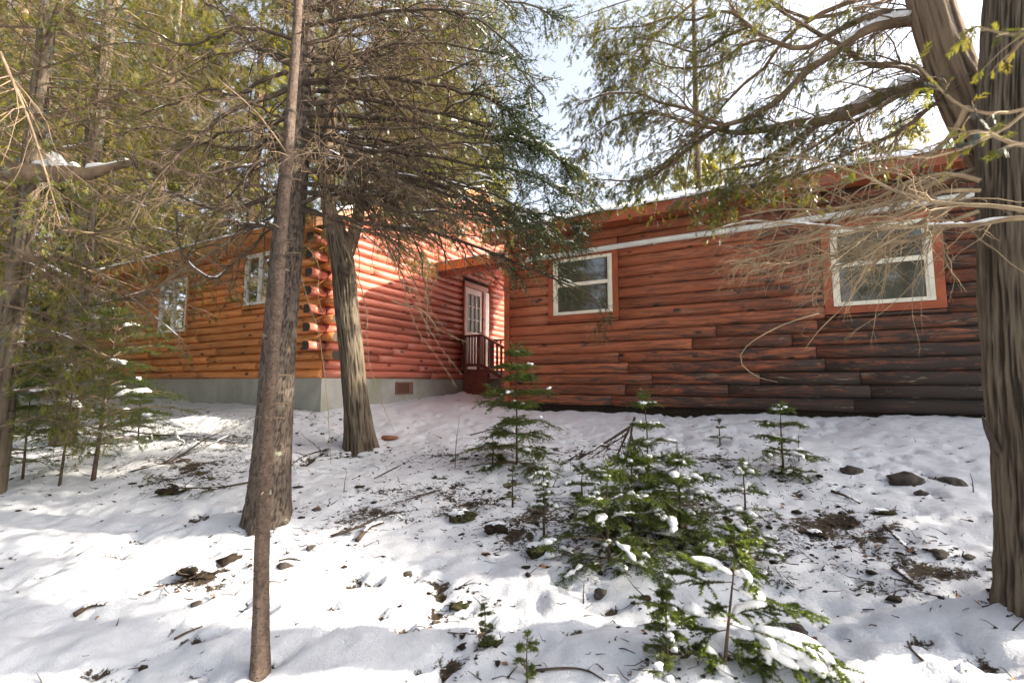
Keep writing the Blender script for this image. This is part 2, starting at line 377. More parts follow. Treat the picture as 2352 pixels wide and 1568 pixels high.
def pits(p):
    return np.clip(vnoise(p * np.array([7.0, 9.5, 1.]), 33) + .35 * vnoise(p * 23, 35) - .34, 0, 1) * np.clip(vnoise(p * .8, 34) * 1.3 + .45, 0, 1)
MOUNDS = []      # (x, y, radius, height)
def height(x, y, detail=True):
    x = np.asarray(x, float); y = np.asarray(y, float); sh = x.shape
    q = np.stack([x.ravel(), y.ravel()], 1); n = len(CT); z = np.empty(len(q))
    cx = np.array([0, 5.]); far = np.linalg.norm(q - cx, axis=1)
    qq = cx + (q - cx) * np.minimum(1, 13 / np.maximum(far, 1e-6))[:, None]
    for a in range(0, len(q), 20000):
        d = np.linalg.norm(qq[a:a + 20000, None] - CT[None, :, :2], axis=-1)
        kk = np.where(d > 0, d ** 2 * np.log(np.maximum(d, 1e-9)), 0)
        z[a:a + 20000] = kk @ TPS[:n] + TPS[n] + qq[a:a + 20000] @ TPS[n + 1:]
    z = np.where(far > 13, z + (-.6 - z) * np.clip((far - 13) / 15, 0, 1), z)
    if detail:
        p = np.c_[q, np.zeros(len(q))]; near = np.clip(1.4 - far / 16, 0, 1)
        z = z + near * (fbm(p * 1.1, 3, 5) * .035 + fbm(p @ np.array([[.8, .6, 0], [-.6, .8, 0], [0, 0, 1.]]) * 3.7, 3, 9) * .016 + fbm(p * 13, 2, 13) * .009)
        z = z - near * pits(p) * .11
        rough = np.clip(vnoise(p * .8, 40) * 1.2 + .4, 0, 1)
        z = z + near * rough * np.minimum(0, fbm(p * 6.5, 2, 21)) * .045
    for (mx, my, r, h) in MOUNDS:
        d2 = ((q[:, 0] - mx) ** 2 + (q[:, 1] - my) ** 2) / r ** 2
        z = z + h * np.exp(-d2)
    return z.reshape(sh)
def ground(x, y):
    """where the ray of a picture position meets the ground"""
    Z = np.linspace(.7, 16, 1500); u = (x - 1176) / 1045.3; v = (784 - y) / 1045.3
    dy = CP - v * SP; dz = SP + v * CP
    X = u / dy * Z; zz = dz / dy * Z; h = height(X, Z)
    k = np.argmax(zz < h)
    return np.array([X[k], Z[k], h[k]])
def pxm(Z): return Z / 1045.3     # metres per 2352-picture pixel at forward distance Z
# snow banked up at trunks
for (mx, my, r, h) in ((P(612, 1190, 3.9)[0], 3.9, .34, .05), (P(828, 1022, 6.3)[0], 6.3, .35, .05), (P(1075, 905, 10.4)[0], 10.3, .35, .10)):
    MOUNDS.append((mx, my, r, h))
def graded(a, b, fine0, fine1, step, grow=1.12, mx=40):
    out = list(np.arange(fine0, fine1 + step, step)); s = step
    while out[-1] < b: s = min(s * grow, mx); out.append(out[-1] + s)
    s = step; lo = [fine0]
    while lo[-1] > a: s = min(s * grow, mx); lo.append(lo[-1] - s)
    return np.array(lo[:0:-1] + out)
gx = graded(-700, 700, -5.2, 5.4, .034); gy = graded(-500, 900, 1.3, 7.8, .034)
GX, GY = np.meshgrid(gx, gy); GZ = height(GX, GY)
nx, ny = len(gx), len(gy); gi = np.arange(nx * ny).reshape(ny, nx)
gq = np.stack([gi[:-1, :-1], gi[:-1, 1:], gi[1:, 1:], gi[1:, :-1]], -1).reshape(-1, 4)
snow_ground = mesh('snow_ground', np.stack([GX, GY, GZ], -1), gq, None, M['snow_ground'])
tag(snow_ground, 'thin uneven snow cover over a sloping forest floor', 'snow', kind='structure')
# bare, littered patches (their own shape): centre in the picture, radius in metres, strength
BARE = [(930, 1130, .7, .22), (1080, 1150, .5, .26), (820, 1200, .5, .2), (980, 1050, .6, .2), (400, 1050, .8, .24), (250, 1000, .9, .2), (520, 1010, .6, .2),
        (450, 1090, .5, .24), (1240, 1200, .5, .3), (1400, 1230, .55, .32), (1600, 1230, .5, .34), (1700, 1280, .3, .3), (1560, 1180, .5, .3),
        (1150, 1060, .35, .3), (1790, 1085, .3, .34), (1650, 1055, .3, .3), (1900, 1130, .45, .16), (2000, 1260, .45, .22), (2090, 1340, .4, .22), (1880, 1210, .4, .2),
        (2150, 1280, .35, .2), (830, 1030, .35, .3), (612, 1200, .3, .22), (460, 1330, .2, .34), (740, 955, .5, .22), (1060, 1400, .2, .25), (1120, 1500, .2, .25), (1530, 1520, .25, .25),
        (1330, 1050, .3, .25), (1440, 1030, .35, .28), (100, 1060, .7, .2)]
pq = np.c_[GX.ravel(), GY.ravel(), np.zeros(nx * ny)]
bare = np.full(nx * ny, -.02)
BC = [(ground(a, b), r, s) for (a, b, r, s) in BARE]
for (c, r, s) in BC:
    bare = bare + s * np.exp(-((pq[:, 0] - c[0]) ** 2 + (pq[:, 1] - c[1]) ** 2) / r ** 2)
bare = np.minimum(bare * .82, .29) + .10 * vnoise(pq * 2.3, 77) + .12 * np.clip(bare * 4, 0, 1) * vnoise(pq * np.array([5., 9., 1.]), 78) + np.minimum(.42, .85 * pits(pq))
at = snow_ground.data.attributes.new('bare', 'FLOAT', 'POINT'); at.data.foreach_set('value', bare.astype(np.float32))

# ------------------------------------------------------------------ cabins (local frame: x away along the red wall, y left along the orange wall)
def log(parent, name, along, a0, a1, z0, z1, bulge, mat, face=0.0, sharp=.75, wob=.004, back=.03, seg=.4, round_end=False, end_mat=None, seed=0):
    """one half-round log or board; along=1 runs in y facing -x, along=0 runs in x facing -y"""
    L = a1 - a0; n = max(2, int(L / seg) + 1); js = np.linspace(0, 1, 7); r = np.random.default_rng(seed)
    V = []; ph = r.uniform(0, 6, 4)
    for i in range(n):
        t = i / (n - 1); a = a0 + L * t
        dz = wob * math.sin(a * 2.1 + ph[0]) + wob * .7 * math.sin(a * 5.3 + ph[1]); db = bulge * .13 * math.sin(a * 3.1 + ph[2])
        for j in js:
            o = (bulge + db) * math.sin(math.pi * j) ** sharp
            z = z0 + (z1 - z0) * j + dz * (1 if 0 < j < 1 else .6)
            V.append((a, -o, z))
        V.append((a, back, z1)); V.append((a, back, z0))
    V = np.array(V); m = 9; ids = np.arange(n * m).reshape(n, m)
    A = ids[:-1]; B = ids[1:]
    Q = np.stack([A, np.roll(A, -1, 1), np.roll(B, -1, 1), B], -1).reshape(-1, 4)
    T = [(ids[0, 0], ids[0, k + 1], ids[0, k]) for k in range(1, m - 1)] + [(ids[-1, 0], ids[-1, k], ids[-1, k + 1]) for k in range(1, m - 1)]
    if along == 1:
        V = np.stack([V[:, 1] + face, V[:, 0], V[:, 2]], 1); Q = Q[:, ::-1]; T = [t[::-1] for t in T]
    else: V = np.stack([V[:, 0], V[:, 1] + face, V[:, 2]], 1)
    mi = None; mats = None
    if end_mat is not None:
        mats = [mat, end_mat]; mi = [0] * len(Q) + [1] * len(T)
    o = mesh(name, V, Q, T, mat, parent, True, mi, mats)
    # hard edge at the cut ends
    o.data.polygons.foreach_set('use_smooth', np.r_[np.ones(len(Q)), np.zeros(len(T))].astype(bool))
    return o
def boxpart(name, parent, mat, *b):
    g = G(); g.box(*b); return g.out(name, mat, parent, False)

left_cabin = thing('log_cabin', 'log cabin with orange long wall, red gable end and concrete foundation', 'cabin', (C0[0], C0[1], 0), YAW)
LC = left_cabin; CH = .15; EAVE = ZF + 18 * CH; LW = 10.0; RIDGE = 4.6; GW = 9.2; SLOPE = .48
fo = boxpart('foundation', LC, M['concrete'], -.005, GW, -.005, LW, -1.6, ZF)
fb = boxpart('footing', fo, M['concrete'], -.05, .6, -.06, .5, -1.6, -.66)
# shell behind the logs
wl_o = boxpart('long_wall', LC, M['dark'], .02, .1, .1, LW, ZF + .002, EAVE)
g = G(); g.prism([(.02, ZF + .002), (GW, ZF + .002), (GW, EAVE), (RIDGE, EAVE + RIDGE * SLOPE), (.02, EAVE)], 1, .02, .1)
wl_r = g.out('gable_wall', M['dark'], LC, False)
boxpart('rear_wall', LC, M['log_orange'], GW - .1, GW, .1, LW, ZF + .002, EAVE)
g = G(); g.prism([(.1, ZF + .002), (GW - .1, ZF + .002), (GW - .1, EAVE), (RIDGE, EAVE + RIDGE * SLOPE), (.1, EAVE)], 1, LW - .08, LW)
g.out('far_gable_wall', M['log_orange'], LC, False)
# windows of the long wall: (y0, y1, z0, z1)
WIN = [(1.33, 2.2, 1.45, 2.42), (4.26, 5.38, 1.08, 2.24), (8.1, 9.1, 1.35, 2.35)]
lr = np.random.default_rng(3)
def segments(a0, a1, lo, hi, r):
    out = []; a = a0
    while a1 - a > hi * 1.1:
        b = a + r.uniform(lo, hi); out.append((a, b)); a = b
    out.append((a, a1)); return out
def rows_around(a0, a1, z0, z1, openings):
    """pieces (a, b, z0, z1) of one course, cut round the window casings"""
    out = []; a = a0
    for (y0, y1, w0, w1) in sorted(openings):
        if z1 <= w0 or z0 >= w1: continue
        if a < y0: out.append((a, y0, z0, z1))
        if z0 < w0 - .025: out.append((y0 + .004, y1 - .004, z0, w0 - .002))
        if z1 > w1 + .025: out.append((y0 + .004, y1 - .004, w1 + .002, z1))
        a = y1
    if a < a1: out.append((a, a1, z0, z1))
    return out
for c in range(18):
    for (a, b, z0, z1) in rows_around(.02, LW, ZF + c * CH, ZF + (c + 1) * CH, [(y0 - .07, y1 + .07, w0 - .07, w1 + .07) for (y0, y1, w0, w1) in WIN]):
        for (s0, s1) in segments(a, b, 1.4, 4.2, lr):
            log(wl_o, 'log', 1, s0 + .003, s1 - .003, z0 + .001, z1 - .001, .058 + lr.uniform(-.006, .008), M['log_orange'], 0, sharp=.62, wob=.006, seed=int(lr.integers(1e6)))
# gable end logs; the door opening from x=4.03
DX0, DX1, DZ0, DZ1 = 4.05, 4.87, .33, 2.37
for c in range(36):
    z0 = ZF + c * CH; z1 = z0 + CH; over = max(0, z1 - EAVE - .04) / SLOPE
    a0, a1 = .02 + over, GW - over
    if a1 - a0 < .4: break
    cuts = [(a0, a1)]
    if z0 < DZ1 + .12 and z1 > DZ0: cuts = [(a0, DX0 - .06), (DX1 + .36, a1)]
    for (a, b) in cuts:
        for (s0, s1) in segments(a, b, 1.0, 3.4, lr):
            log(wl_r, 'log', 0, s0 + .003, s1 - .003, z0 + .001, z1 - .001, .058 + lr.uniform(-.007, .009), M['log_red'], 0, sharp=.62, wob=.006, seed=int(lr.integers(1e6)))
# crossing log ends at the corner
for c in range(2, 18):
    z0 = ZF + c * CH + .004; z1 = z0 + CH - .008
    if c % 2: log(wl_r, 'log_end', 0, -.31, .0, z0, z1, .055, M['log_red'], -.004, sharp=.3, back=.12, end_mat=M['end_grain'], seed=c)
    else: log(wl_o, 'log_end', 1, -.29, .0, z0, z1, .055, M['log_orange'], -.004, sharp=.4, back=.12, end_mat=M['end_grain'], seed=c)
# windows
def casement(y0, y1, z0, z1):
    w_ = link(bpy.data.objects.new('window', None), LC); w_.empty_display_size = .1
    g = G(); t = .07
    g.box(-.055, .03, y0 - t, y1 + t, z1, z1 + t); g.box(-.055, .03, y0 - t, y1 + t, z0 - t, z0); g.box(-.055, .03, y0 - t, y0, z0, z1); g.box(-.055, .03, y1, y1 + t, z0, z1)
    g.out('casing', M['fascia'], w_, False)
    g = G(); f = .032
    ym = (y0 + y1) / 2
    g.box(-.065, .02, y0, y1, z1 - f, z1); g.box(-.065, .02, y0, y1, z0, z0 + f); g.box(-.065, .02, y0, y0 + f, z0 + f, z1 - f); g.box(-.065, .02, y1 - f, y1, z0 + f, z1 - f); g.box(-.06, .02, ym - .02, ym + .02, z0 + f, z1 - f)
    g.out('frame', M['white'], w_, False)
    for (a, b) in ((y0 + f, ym - .02), (ym + .02, y1 - f)):
        g = G(); s = .024; z_0, z_1 = z0 + f, z1 - f
        g.box(-.045, .01, a, b, z_1 - s, z_1); g.box(-.045, .01, a, b, z_0, z_0 + s); g.box(-.045, .01, a, a + s, z_0 + s, z_1 - s); g.box(-.045, .01, b - s, b, z_0 + s, z_1 - s)
        g.out('sash', M['white'], w_, False)
        boxpart('pane', w_, M['glass'], -.02, -.012, a + s, b - s, z_0 + s, z_1 - s)
for q in WIN: casement(*q)
# roof, fascia, snow, soffit
def gable_roof(parent, x0, xr, x1, y0, y1, ze, slope, th, snow, over, names=('roof',), fasc=M['fascia']):
    zr = ze + (xr - x0) * slope; zo = ze - over * slope
    g = G(); g.prism([(x0 - over, zo), (xr, zr), (xr, zr + th), (x0 - over, zo + th)], 1, y0, y1); g.prism([(xr + .0005, zr), (x1 + over, zo), (x1 + over, zo + th), (xr + .0005, zr + th)], 1, y0, y1)
    r = g.out('roof', M['roof'], parent, False)
    g = G(); g.box(x0 - over - .025, x0 - over - .001, y0, y1, zo - .10, zo + th - .02); g.out('fascia', fasc, r, False)
    g = G(); g.box(x0 - over, x0 - .03, y0 + .05, y1 - .05, zo - .09, zo - .075); g.out('soffit', fasc, r, False)
    # snow blanket with an uneven lip
    ns = 120; ys = np.linspace(y0 - .02, y1 + .02, ns); xs = np.r_[x0 - over - .05, np.linspace(x0 - over + .02, xr - .02, 10), xr, np.linspace(xr + .02, x1 + over - .02, 10), x1 + over + .05]
    YY, XX = np.meshgrid(ys, xs); base = np.where(XX < xr, ze + (XX - x0) * slope, ze + (x1 - XX) * slope) + th
    base = np.minimum(base, zr + th)
    nz = fbm(np.stack([XX * 1.5, YY * 2.5, XX * 0], -1), 3, 61)
    top = base + snow * (1 + .35 * nz); top[0] = base[0] + .03; top[-1] = base[-1] + .03
    XX = XX.copy(); XX[0] -= .04 * (nz[0] + .3); bot = base + .002
    a, b = XX.shape; V = np.concatenate([np.stack([XX, YY, top], -1).reshape(-1, 3), np.stack([XX, YY, bot], -1).reshape(-1, 3)])
    ii = np.arange(a * b).reshape(a, b); Q1 = np.stack([ii[:-1, :-1], ii[1:, :-1], ii[1:, 1:], ii[:-1, 1:]], -1).reshape(-1, 4)
    rim = np.r_[ii[0, :], ii[1:, -1], ii[-1, -2::-1], ii[-2:0:-1, 0]]; rn = np.roll(rim, -1); off = a * b
    Q2 = np.stack([rim, rn, rn + off, rim + off], -1)
    mesh('snow', V, np.concatenate([Q1, Q2]), None, M['snow'], r)
    return r
rf = gable_roof(LC, 0, RIDGE, GW, -.22, LW + .3, EAVE, SLOPE, .12, .045, .42)
ze_, zr_ = EAVE - .42 * SLOPE, EAVE + RIDGE * SLOPE
for (xa, za, xb, zb) in ((-.42, ze_, RIDGE, zr_), (RIDGE + .001, zr_, GW + .42, ze_)):
    g = G(); g.prism([(xa, za - .08), (xb, zb - .08), (xb, zb + .09), (xa, za + .09)], 1, -.245, -.222); g.out('barge_board', M['fascia'], rf, False)
# foundation vent
ve = link(bpy.data.objects.new('vent', None), LC); ve.empty_display_size = .1
vx0, vx1, vz0, vz1 = 1.73, 2.24, -.24, .01
g = G(); g.box(vx0, vx1, -.03, -.006, vz1 - .025, vz1); g.box(vx0, vx1, -.03, -.006, vz0, vz0 + .025); g.box(vx0, vx0 + .03, -.03, -.006, vz0 + .025, vz1 - .025); g.box(vx1 - .13, vx1, -.03, -.006, vz0 + .025, vz1 - .025)
g.out('frame', M['vent'], ve, False)
boxpart('backing', ve, M['dark'], vx0 + .01, vx1 - .01, -.009, -.0055, vz0 + .01, vz1 - .01)
for k in range(11):
    x = vx0 + .045 + k * .03; boxpart('slat', ve, M['vent'], x, x + .014, -.024, -.010, vz0 + .025, vz1 - .025)
# door
dr = link(bpy.data.objects.new('door', None), LC); dr.empty_display_size = .1
g = G()
px0, px1, pz0, pz1 = DX0 + .13, DX1 - .11, DZ0 + .92, DZ1 - .14
g.box(DX0, px0, -.05, .01, DZ0, DZ1); g.box(px1, DX1, -.05, .01, DZ0, DZ1); g.box(px0, px1, -.05, .01, DZ0, pz0); g.box(px0, px1, -.05, .01, pz1, DZ1)
g.box(px0 + .02, px1 - .02, -.056, -.045, DZ0 + .15, pz0 - .16)
g.out('slab', M['door_white'], dr, False)
for i in range(3):
    for k in range(3):
        a = px0 + (px1 - px0) * i / 3; b = px0 + (px1 - px0) * (i + 1) / 3; c_ = pz0 + (pz1 - pz0) * k / 3; d = pz0 + (pz1 - pz0) * (k + 1) / 3
        boxpart('pane', dr, M['glass_door'], a + .009, b - .009, -.03, -.02, c_ + .009, d - .009)
g = G()
for i in range(4): x = px0 + (px1 - px0) * i / 3; g.box(x - .01, x + .01, -.058, -.015, pz0, pz1)
for k in range(4): z = pz0 + (pz1 - pz0) * k / 3; g.box(px0, px1, -.0565, -.0155, z - .01, z + .01)
g.out('glazing_bar', M['white'], dr, False)
g = G(); g.bar((DX1 - .07, -.055, DZ0 + .95), (DX1 - .07, -.11, DZ0 + .95), .03, .03); g.bar((DX1 - .16, -.105, DZ0 + .95), (DX1 - .06, -.105, DZ0 + .95), .022, .022); g.out('handle', M['vent'], dr, False)
g = G(); g.box(DX0 - .05, DX0 - .002, -.09, .02, DZ0, DZ1 + .1); g.box(DX1 + .002, DX1 + .1, -.09, .02, DZ0, DZ1 + .1); g.box(DX0 - .05, DX1 + .22, -.1, .02, DZ1 + .005, DZ1 + .13)
g.out('frame', M['log_red'], dr, False)
boxpart('side_trim', dr, M['white'], DX1 + .13, DX1 + .3, -.075, .02, DZ0, DZ1)

# ---- right cabin
Pa = P(1913, 700, 6.0); F_LEN = 5.01 + 1.95
CR = np.array([Pa[0], 6.0]) + 5.01 * D1
RC = thing('siding_cabin', 'low cabin clad in weathered orange plank siding with two white windows', 'cabin', (CR[0], CR[1], 0), YAW)
RB, RT, RD, RCH = -.38, 2.80, 4.0, .1745
wf = boxpart('front_wall', RC, M['dark'], .02, .1, -F_LEN, 0, RB, RT)
fd = boxpart('foundation', RC, M['soil'], .03, RD, -F_LEN + .02, -.02, -1.3, RB - .002)
ws = boxpart('side_wall', RC, M['dark'], .1, RD, -.1, -.02, RB, RT)
boxpart('back_wall', RC, M['siding'], RD - .08, RD, -F_LEN, -.1, RB, RT)
boxpart('end_wall', RC, M['siding_side'], .1, RD - .08, -F_LEN, -F_LEN + .08, RB, RT)
def yl(x): # picture column -> local y on the facade
    tx = (x - 1176) / 1045.3 / (CP - .1 * SP); A = Pa[:2]
    s = (A[0] - tx * A[1]) / (-D1[0] + tx * D1[1])   # distance along D1 from Pa
    return s - 5.01
RW = [(yl(1408), yl(1273), 1.16, 2.14), (yl(2147), yl(1913), 1.0, 2.03)]
GUT = 2.22
br = np.random.default_rng(8)
for c in range(19):
    z0 = RB + c * RCH; z1 = min(z0 + RCH, RT)
    if z1 - z0 < .05: break
    for (a, b, q0, q1) in rows_around(-F_LEN + .01, -.105, z0, z1, [(min(y0, y1) - .102, max(y0, y1) + .102, w0 - .10, w1 + .10) for (y0, y1, w0, w1) in RW]):
        for (s0, s1) in segments(a, b, 1.1, 3.2, br):
            log(wf, 'siding_board', 1, s0 + .003, s1 - .003, q0 + .003, q1 - .003, .036 + br.uniform(-.005, .006), M['siding'], br.uniform(-.003, .003), sharp=.42, wob=.004, seed=int(br.integers(1e6)))
    log(ws, 'siding_board', 0, .1, RD, z0 + .004, z1 - .003, .022, M['siding_side'], 0.0, sharp=.42, wob=.002, seed=c)
for o in [o for o in ws.children]:      # the side wall faces +y
    o.data.flip_normals()
    v = np.empty(len(o.data.vertices) * 3, np.float32); o.data.vertices.foreach_get('co', v); v = v.reshape(-1, 3); v[:, 1] = -v[:, 1] - .02; o.data.vertices.foreach_set('co', v.ravel())
boxpart('corner_trim', RC, M['trim'], -.035, .0195, -.10, .012, RB - .02, RT)
boxpart('corner_trim', RC, M['trim'], .0205, .11, -.0195, .014, RB - .02, RT)
def sash_window(y0, y1, z0, z1):
    y0, y1 = min(y0, y1), max(y0, y1)
    w_ = link(bpy.data.objects.new('window', None), RC); w_.empty_display_size = .1; t = .10
    for b in ((-.036, .02, y0 - t, y1 + t, z1 + .001, z1 + t), (-.036, .02, y0 - t, y1 + t, z0 - t, z0 - .001), (-.0365, .02, y0 - t, y0 - .001, z0, z1), (-.0365, .02, y1 + .001, y1 + t, z0, z1)):
        boxpart('trim_board', w_, M['trim'], *b)
    g = G(); f = .05
    g.box(-.045, .02, y0, y1, z1 - f, z1); g.box(-.05, .02, y0, y1, z0, z0 + f); g.box(-.045, .02, y0, y0 + f, z0 + f, z1 - f); g.box(-.045, .02, y1 - f, y1, z0 + f, z1 - f)
    g.out('frame', M['cream'], w_, False)
    zm = z0 + (z1 - z0) * .53
    boxpart('meeting_rail', w_, M['cream'], -.035, .02, y0 + f, y1 - f, zm - .03, zm + .03)
    s = .03
    for (a, b, o) in ((z0 + f, zm - .03, -.02), (zm + .03, z1 - f, -.01)):
        for (ya, yb) in ((y0 + f, y0 + f + s), (y1 - f - s, y1 - f)): boxpart('sash_stile', w_, M['cream'], o - .012, o + .02, ya, yb, a, b)
        boxpart('pane', w_, M['glass_dusty'], o, o + .006, y0 + f + s, y1 - f - s, a, b)
for q in RW: sash_window(*q)
rr_ = gable_roof(RC, 0, RD / 2, RD, -F_LEN - .12, .32, RT, .42, .09, .05, .30, fasc=M['trim'])
for yy in (-F_LEN + .04, -.06):
    g = G(); g.prism([(.0, RT), (RD / 2, RT + RD / 2 * .42), (RD, RT)], 1, yy - .04, yy + .02); g.out('gable_panel', M['siding_side'], RC, False)
# pale drain pipe along the wall
K = 40; ys = np.linspace(-F_LEN + .2, -.48, K); pp = np.stack([np.full(K, -.072) + .003 * np.sin(ys * 3), ys, GUT + .005 * np.sin(ys * 1.7)], 1)
g = G(); g.tubes(pp, np.full(K, .045), 14); pipe = g.out('drain_pipe', M['pipe'], RC)
for k in range(4, K, 7):
    g = G(); g.bar((-.13, ys[k], pp[k][2] - .048), (.0, ys[k], pp[k][2] - .048), .03, .006); g.out('bracket', M['pipe'], pipe, False)
# black cable sagging along the bottom
K = 30; ys = np.linspace(-F_LEN + .3, -3.1, K); t_ = np.linspace(0, 1, K)
pp = np.stack([np.full(K, -.045), ys, -.16 - .10 * (1 - t_) ** 1.5 + .03 * np.sin(t_ * 9) * (1 - t_)], 1)
g = G(); g.tubes(pp, np.full(K, .007), 5); g.out('cable', M['rubber'], RC)

# ---- breezeway roof, porch landing and railing between the cabins (same local frame as the left cabin)
GAP = float(np.dot(CR - C0[:2], -D1))
PR = thing('porch_roof', 'small snow covered porch roof bridging the two cabins above the door', 'roof', (C0[0], C0[1], 0), YAW)
g = G(); g.prism([(2.95, 2.62), (6.6, 3.15), (6.6, 3.23), (2.95, 2.70)], 1, -GAP - .3, -.05); pr = g.out('deck', M['roof'], PR, False)
boxpart('fascia', PR, M['fascia'], 2.92, 2.949, -GAP - .02, -.05, 2.50, 2.70)
for k in range(22):
    y1 = -.055 - k * .105
    if y1 < -GAP: break
    g = G(); g.prism([(2.96, 2.585), (6.5, 3.10), (6.5, 3.115), (2.96, 2.60)], 1, y1 - .101, y1); g.out('soffit_board', M['log_red'], PR, False)
g = G(); xs = np.linspace(2.9, 6.6, 14); ys = np.linspace(-GAP - .3, -.06, 24); XX, YY = np.meshgrid(xs, ys, indexing='ij')
zz = 2.70 + (XX - 2.95) * .1452 + .07 + .025 * fbm(np.stack([XX * 3, YY * 3, XX * 0], -1), 3, 4); zz[0] -= .05
ii = np.arange(14 * 24).reshape(14, 24); Q = np.stack([ii[:-1, :-1], ii[1:, :-1], ii[1:, 1:], ii[:-1, 1:]], -1).reshape(-1, 4)
V = np.concatenate([np.stack([XX, YY, zz], -1).reshape(-1, 3), np.stack([XX, YY, 2.705 + (XX - 2.95) * .1452], -1).reshape(-1, 3)])
rim = np.r_[ii[0, :], ii[1:, -1], ii[-1, -2::-1], ii[-2:0:-1, 0]]; rn = np.roll(rim, -1)
mesh('snow', V, np.concatenate([Q, np.stack([rim, rn, rn + 336, rim + 336], -1)]), None, M['snow'], PR)
boxpart('beam', PR, M['log_red'], 3.1, 3.2, -GAP - .02, -.06, 2.40, 2.575)

ST = thing('porch_steps', 'dark red wooden landing and steps below the cabin door', 'steps', (C0[0], C0[1], 0), YAW)
boxpart('skirt', ST, M['deck_red'], 4.02, 5.2, -.74, -.065, -.7, .27)
for k in range(6): boxpart('board', ST, M['deck_red'], 3.98 + k * .205, 3.98 + k * .205 + .198, -.78, -.062, .272, .30)
for k in range(3):
    y = -.78 - k * .27; z = .27 - (k + 1) * .17
    boxpart('tread', ST, M['deck_red'], 3.98, 5.22, y - .29, y - .005, z - .035, z); boxpart('riser', ST, M['deck_red'], 4.02, 5.18, y - .03, y - .012, z + .002, z + .133)
    boxpart('step_snow', ST, M['snow'], 4.06, 5.1, y - .27, y - .04, z, z + .014)
boxpart('stringer', ST, M['deck_red'], 3.95, 3.979, -1.6, -.76, -.7, -.14)
RL = thing('porch_railing', 'dark brown stair railing with square balusters beside the cabin door', 'railing', (C0[0], C0[1], 0), YAW)
g = G(); g.box(3.97, 4.06, -.155, -.065, .30, 1.10); g.out('post', M['deck_dark'], RL, False)
g = G(); g.box(3.97, 4.06, -.56, -.47, .3, 1.10); g.out('post', M['deck_dark'], RL, False)
g = G(); g.box(3.97, 4.06, -1.75, -1.66, -.7, .50); g.out('post', M['deck_dark'], RL, False)
g = G(); g.box(3.945, 4.085, -.60, -.062, 1.10, 1.14); g.out('top_rail', M['deck_dark'], RL, False)
g = G(); g.box(3.99, 4.04, -.47, -.155, .38, .45); g.out('bottom_rail', M['deck_dark'], RL, False)
sl_ = (1.14 - .53) / 1.15
g = G(); g.bar((4.015, -.60, 1.12), (4.015, -1.76, 1.12 - 1.16 * sl_), .14, .04); g.out('top_rail', M['deck_dark'], RL, False)
g = G(); g.bar((4.015, -.56, .42), (4.015, -1.70, .42 - 1.14 * sl_), .05, .08); g.out('bottom_rail', M['deck_dark'], RL, False)
for y in (-.23, -.31, -.39): g = G(); g.box(3.998, 4.032, y - .017, y + .017, .45, 1.10); g.out('baluster', M['deck_dark'], RL, False)
for k in range(9):
    y = -.67 - k * .115; z = 1.10 - (-y - .60) * sl_; g = G(); g.box(3.998, 4.032, y - .017, y + .017, z - .68, z); g.out('baluster', M['deck_dark'], RL, False)
RL2 = thing('porch_railing', 'far porch railing behind the stairs, dark against the bright red logs', 'railing', (C0[0], C0[1], 0), YAW)
for y in (-.11, -1.3): g = G(); g.box(5.24, 5.33, y - .045, y + .045, -.7, 1.10); g.out('post', M['deck_dark'], RL2, False)
g = G(); g.box(5.22, 5.35, -1.4, -.065, 1.10, 1.14); g.out('top_rail', M['deck_dark'], RL2, False)
g = G(); g.box(5.26, 5.31, -1.26, -.15, .36, .44); g.out('bottom_rail', M['deck_dark'], RL2, False)
for k in range(8): y = -.25 - k * .125; g = G(); g.box(5.268, 5.302, y - .017, y + .017, .44, 1.10); g.out('baluster', M['deck_dark'], RL2, False)

# ------------------------------------------------------------------ tree building blocks
def lerp_poly(Pn, R, i, t):
    K = Pn.shape[1]; f = np.clip(t, 0, .9999) * (K - 1); k = f.astype(int); w_ = (f - k)[:, None]
    a = Pn[i, k]; b = Pn[i, k + 1]
    return a * (1 - w_) + b * w_, norm(b - a), R[i, k] * (1 - w_[:, 0]) + R[i, k + 1] * w_[:, 0]
def spawn(Pn, R, n, t0, t1, length, ang, droop=.2, wob=.25, flat=.7, K=5, rs=.6, rmax=1, taper=.8, rmin=.0007, bias=None, cone=True):
    """side shoots of a set of branches; n shoots each, length in metres"""
    N = len(Pn)
    if N == 0: return np.zeros((0, K, 3)), np.zeros((0, K))
    i = np.repeat(np.arange(N), n); Mn = len(i); t = rng.uniform(t0, t1, Mn)
    pos, tan, rad = lerp_poly(Pn, R, i, t)
    side = norm(np.cross(tan, np.array([0, 0, 1.])) + 1e-4) * rng.choice([-1, 1], Mn)[:, None]
    perp = side + (1 - flat) * rng.normal(size=(Mn, 3)) * 1.1
    perp = norm(perp - tan * np.sum(perp * tan, 1, keepdims=True))
    a = R_(1) * (ang + rng.normal(size=Mn) * 13)
    d = np.cos(a)[:, None] * tan + np.sin(a)[:, None] * perp
    if bias is not None: d = norm(d + np.asarray(bias)[None])
    L = (length if np.ndim(length) == 0 else np.asarray(length)[i]) * rng.uniform(.45, 1.25, Mn)
    if cone: L = L * (1.15 - .75 * t)
    pts = [pos]; cur = d
    for k in range(1, K):
        cur = norm(cur + np.array([0, 0, -droop]) / K * 2 + wob * rng.normal(size=(Mn, 3)) / math.sqrt(K))
        pts.append(pts[-1] + cur * (L / (K - 1))[:, None])
    r0 = np.clip(rad * rs, rmin, rmax)
    return np.stack(pts, 1), r0[:, None] * np.linspace(1, 1 - taper, K)[None]
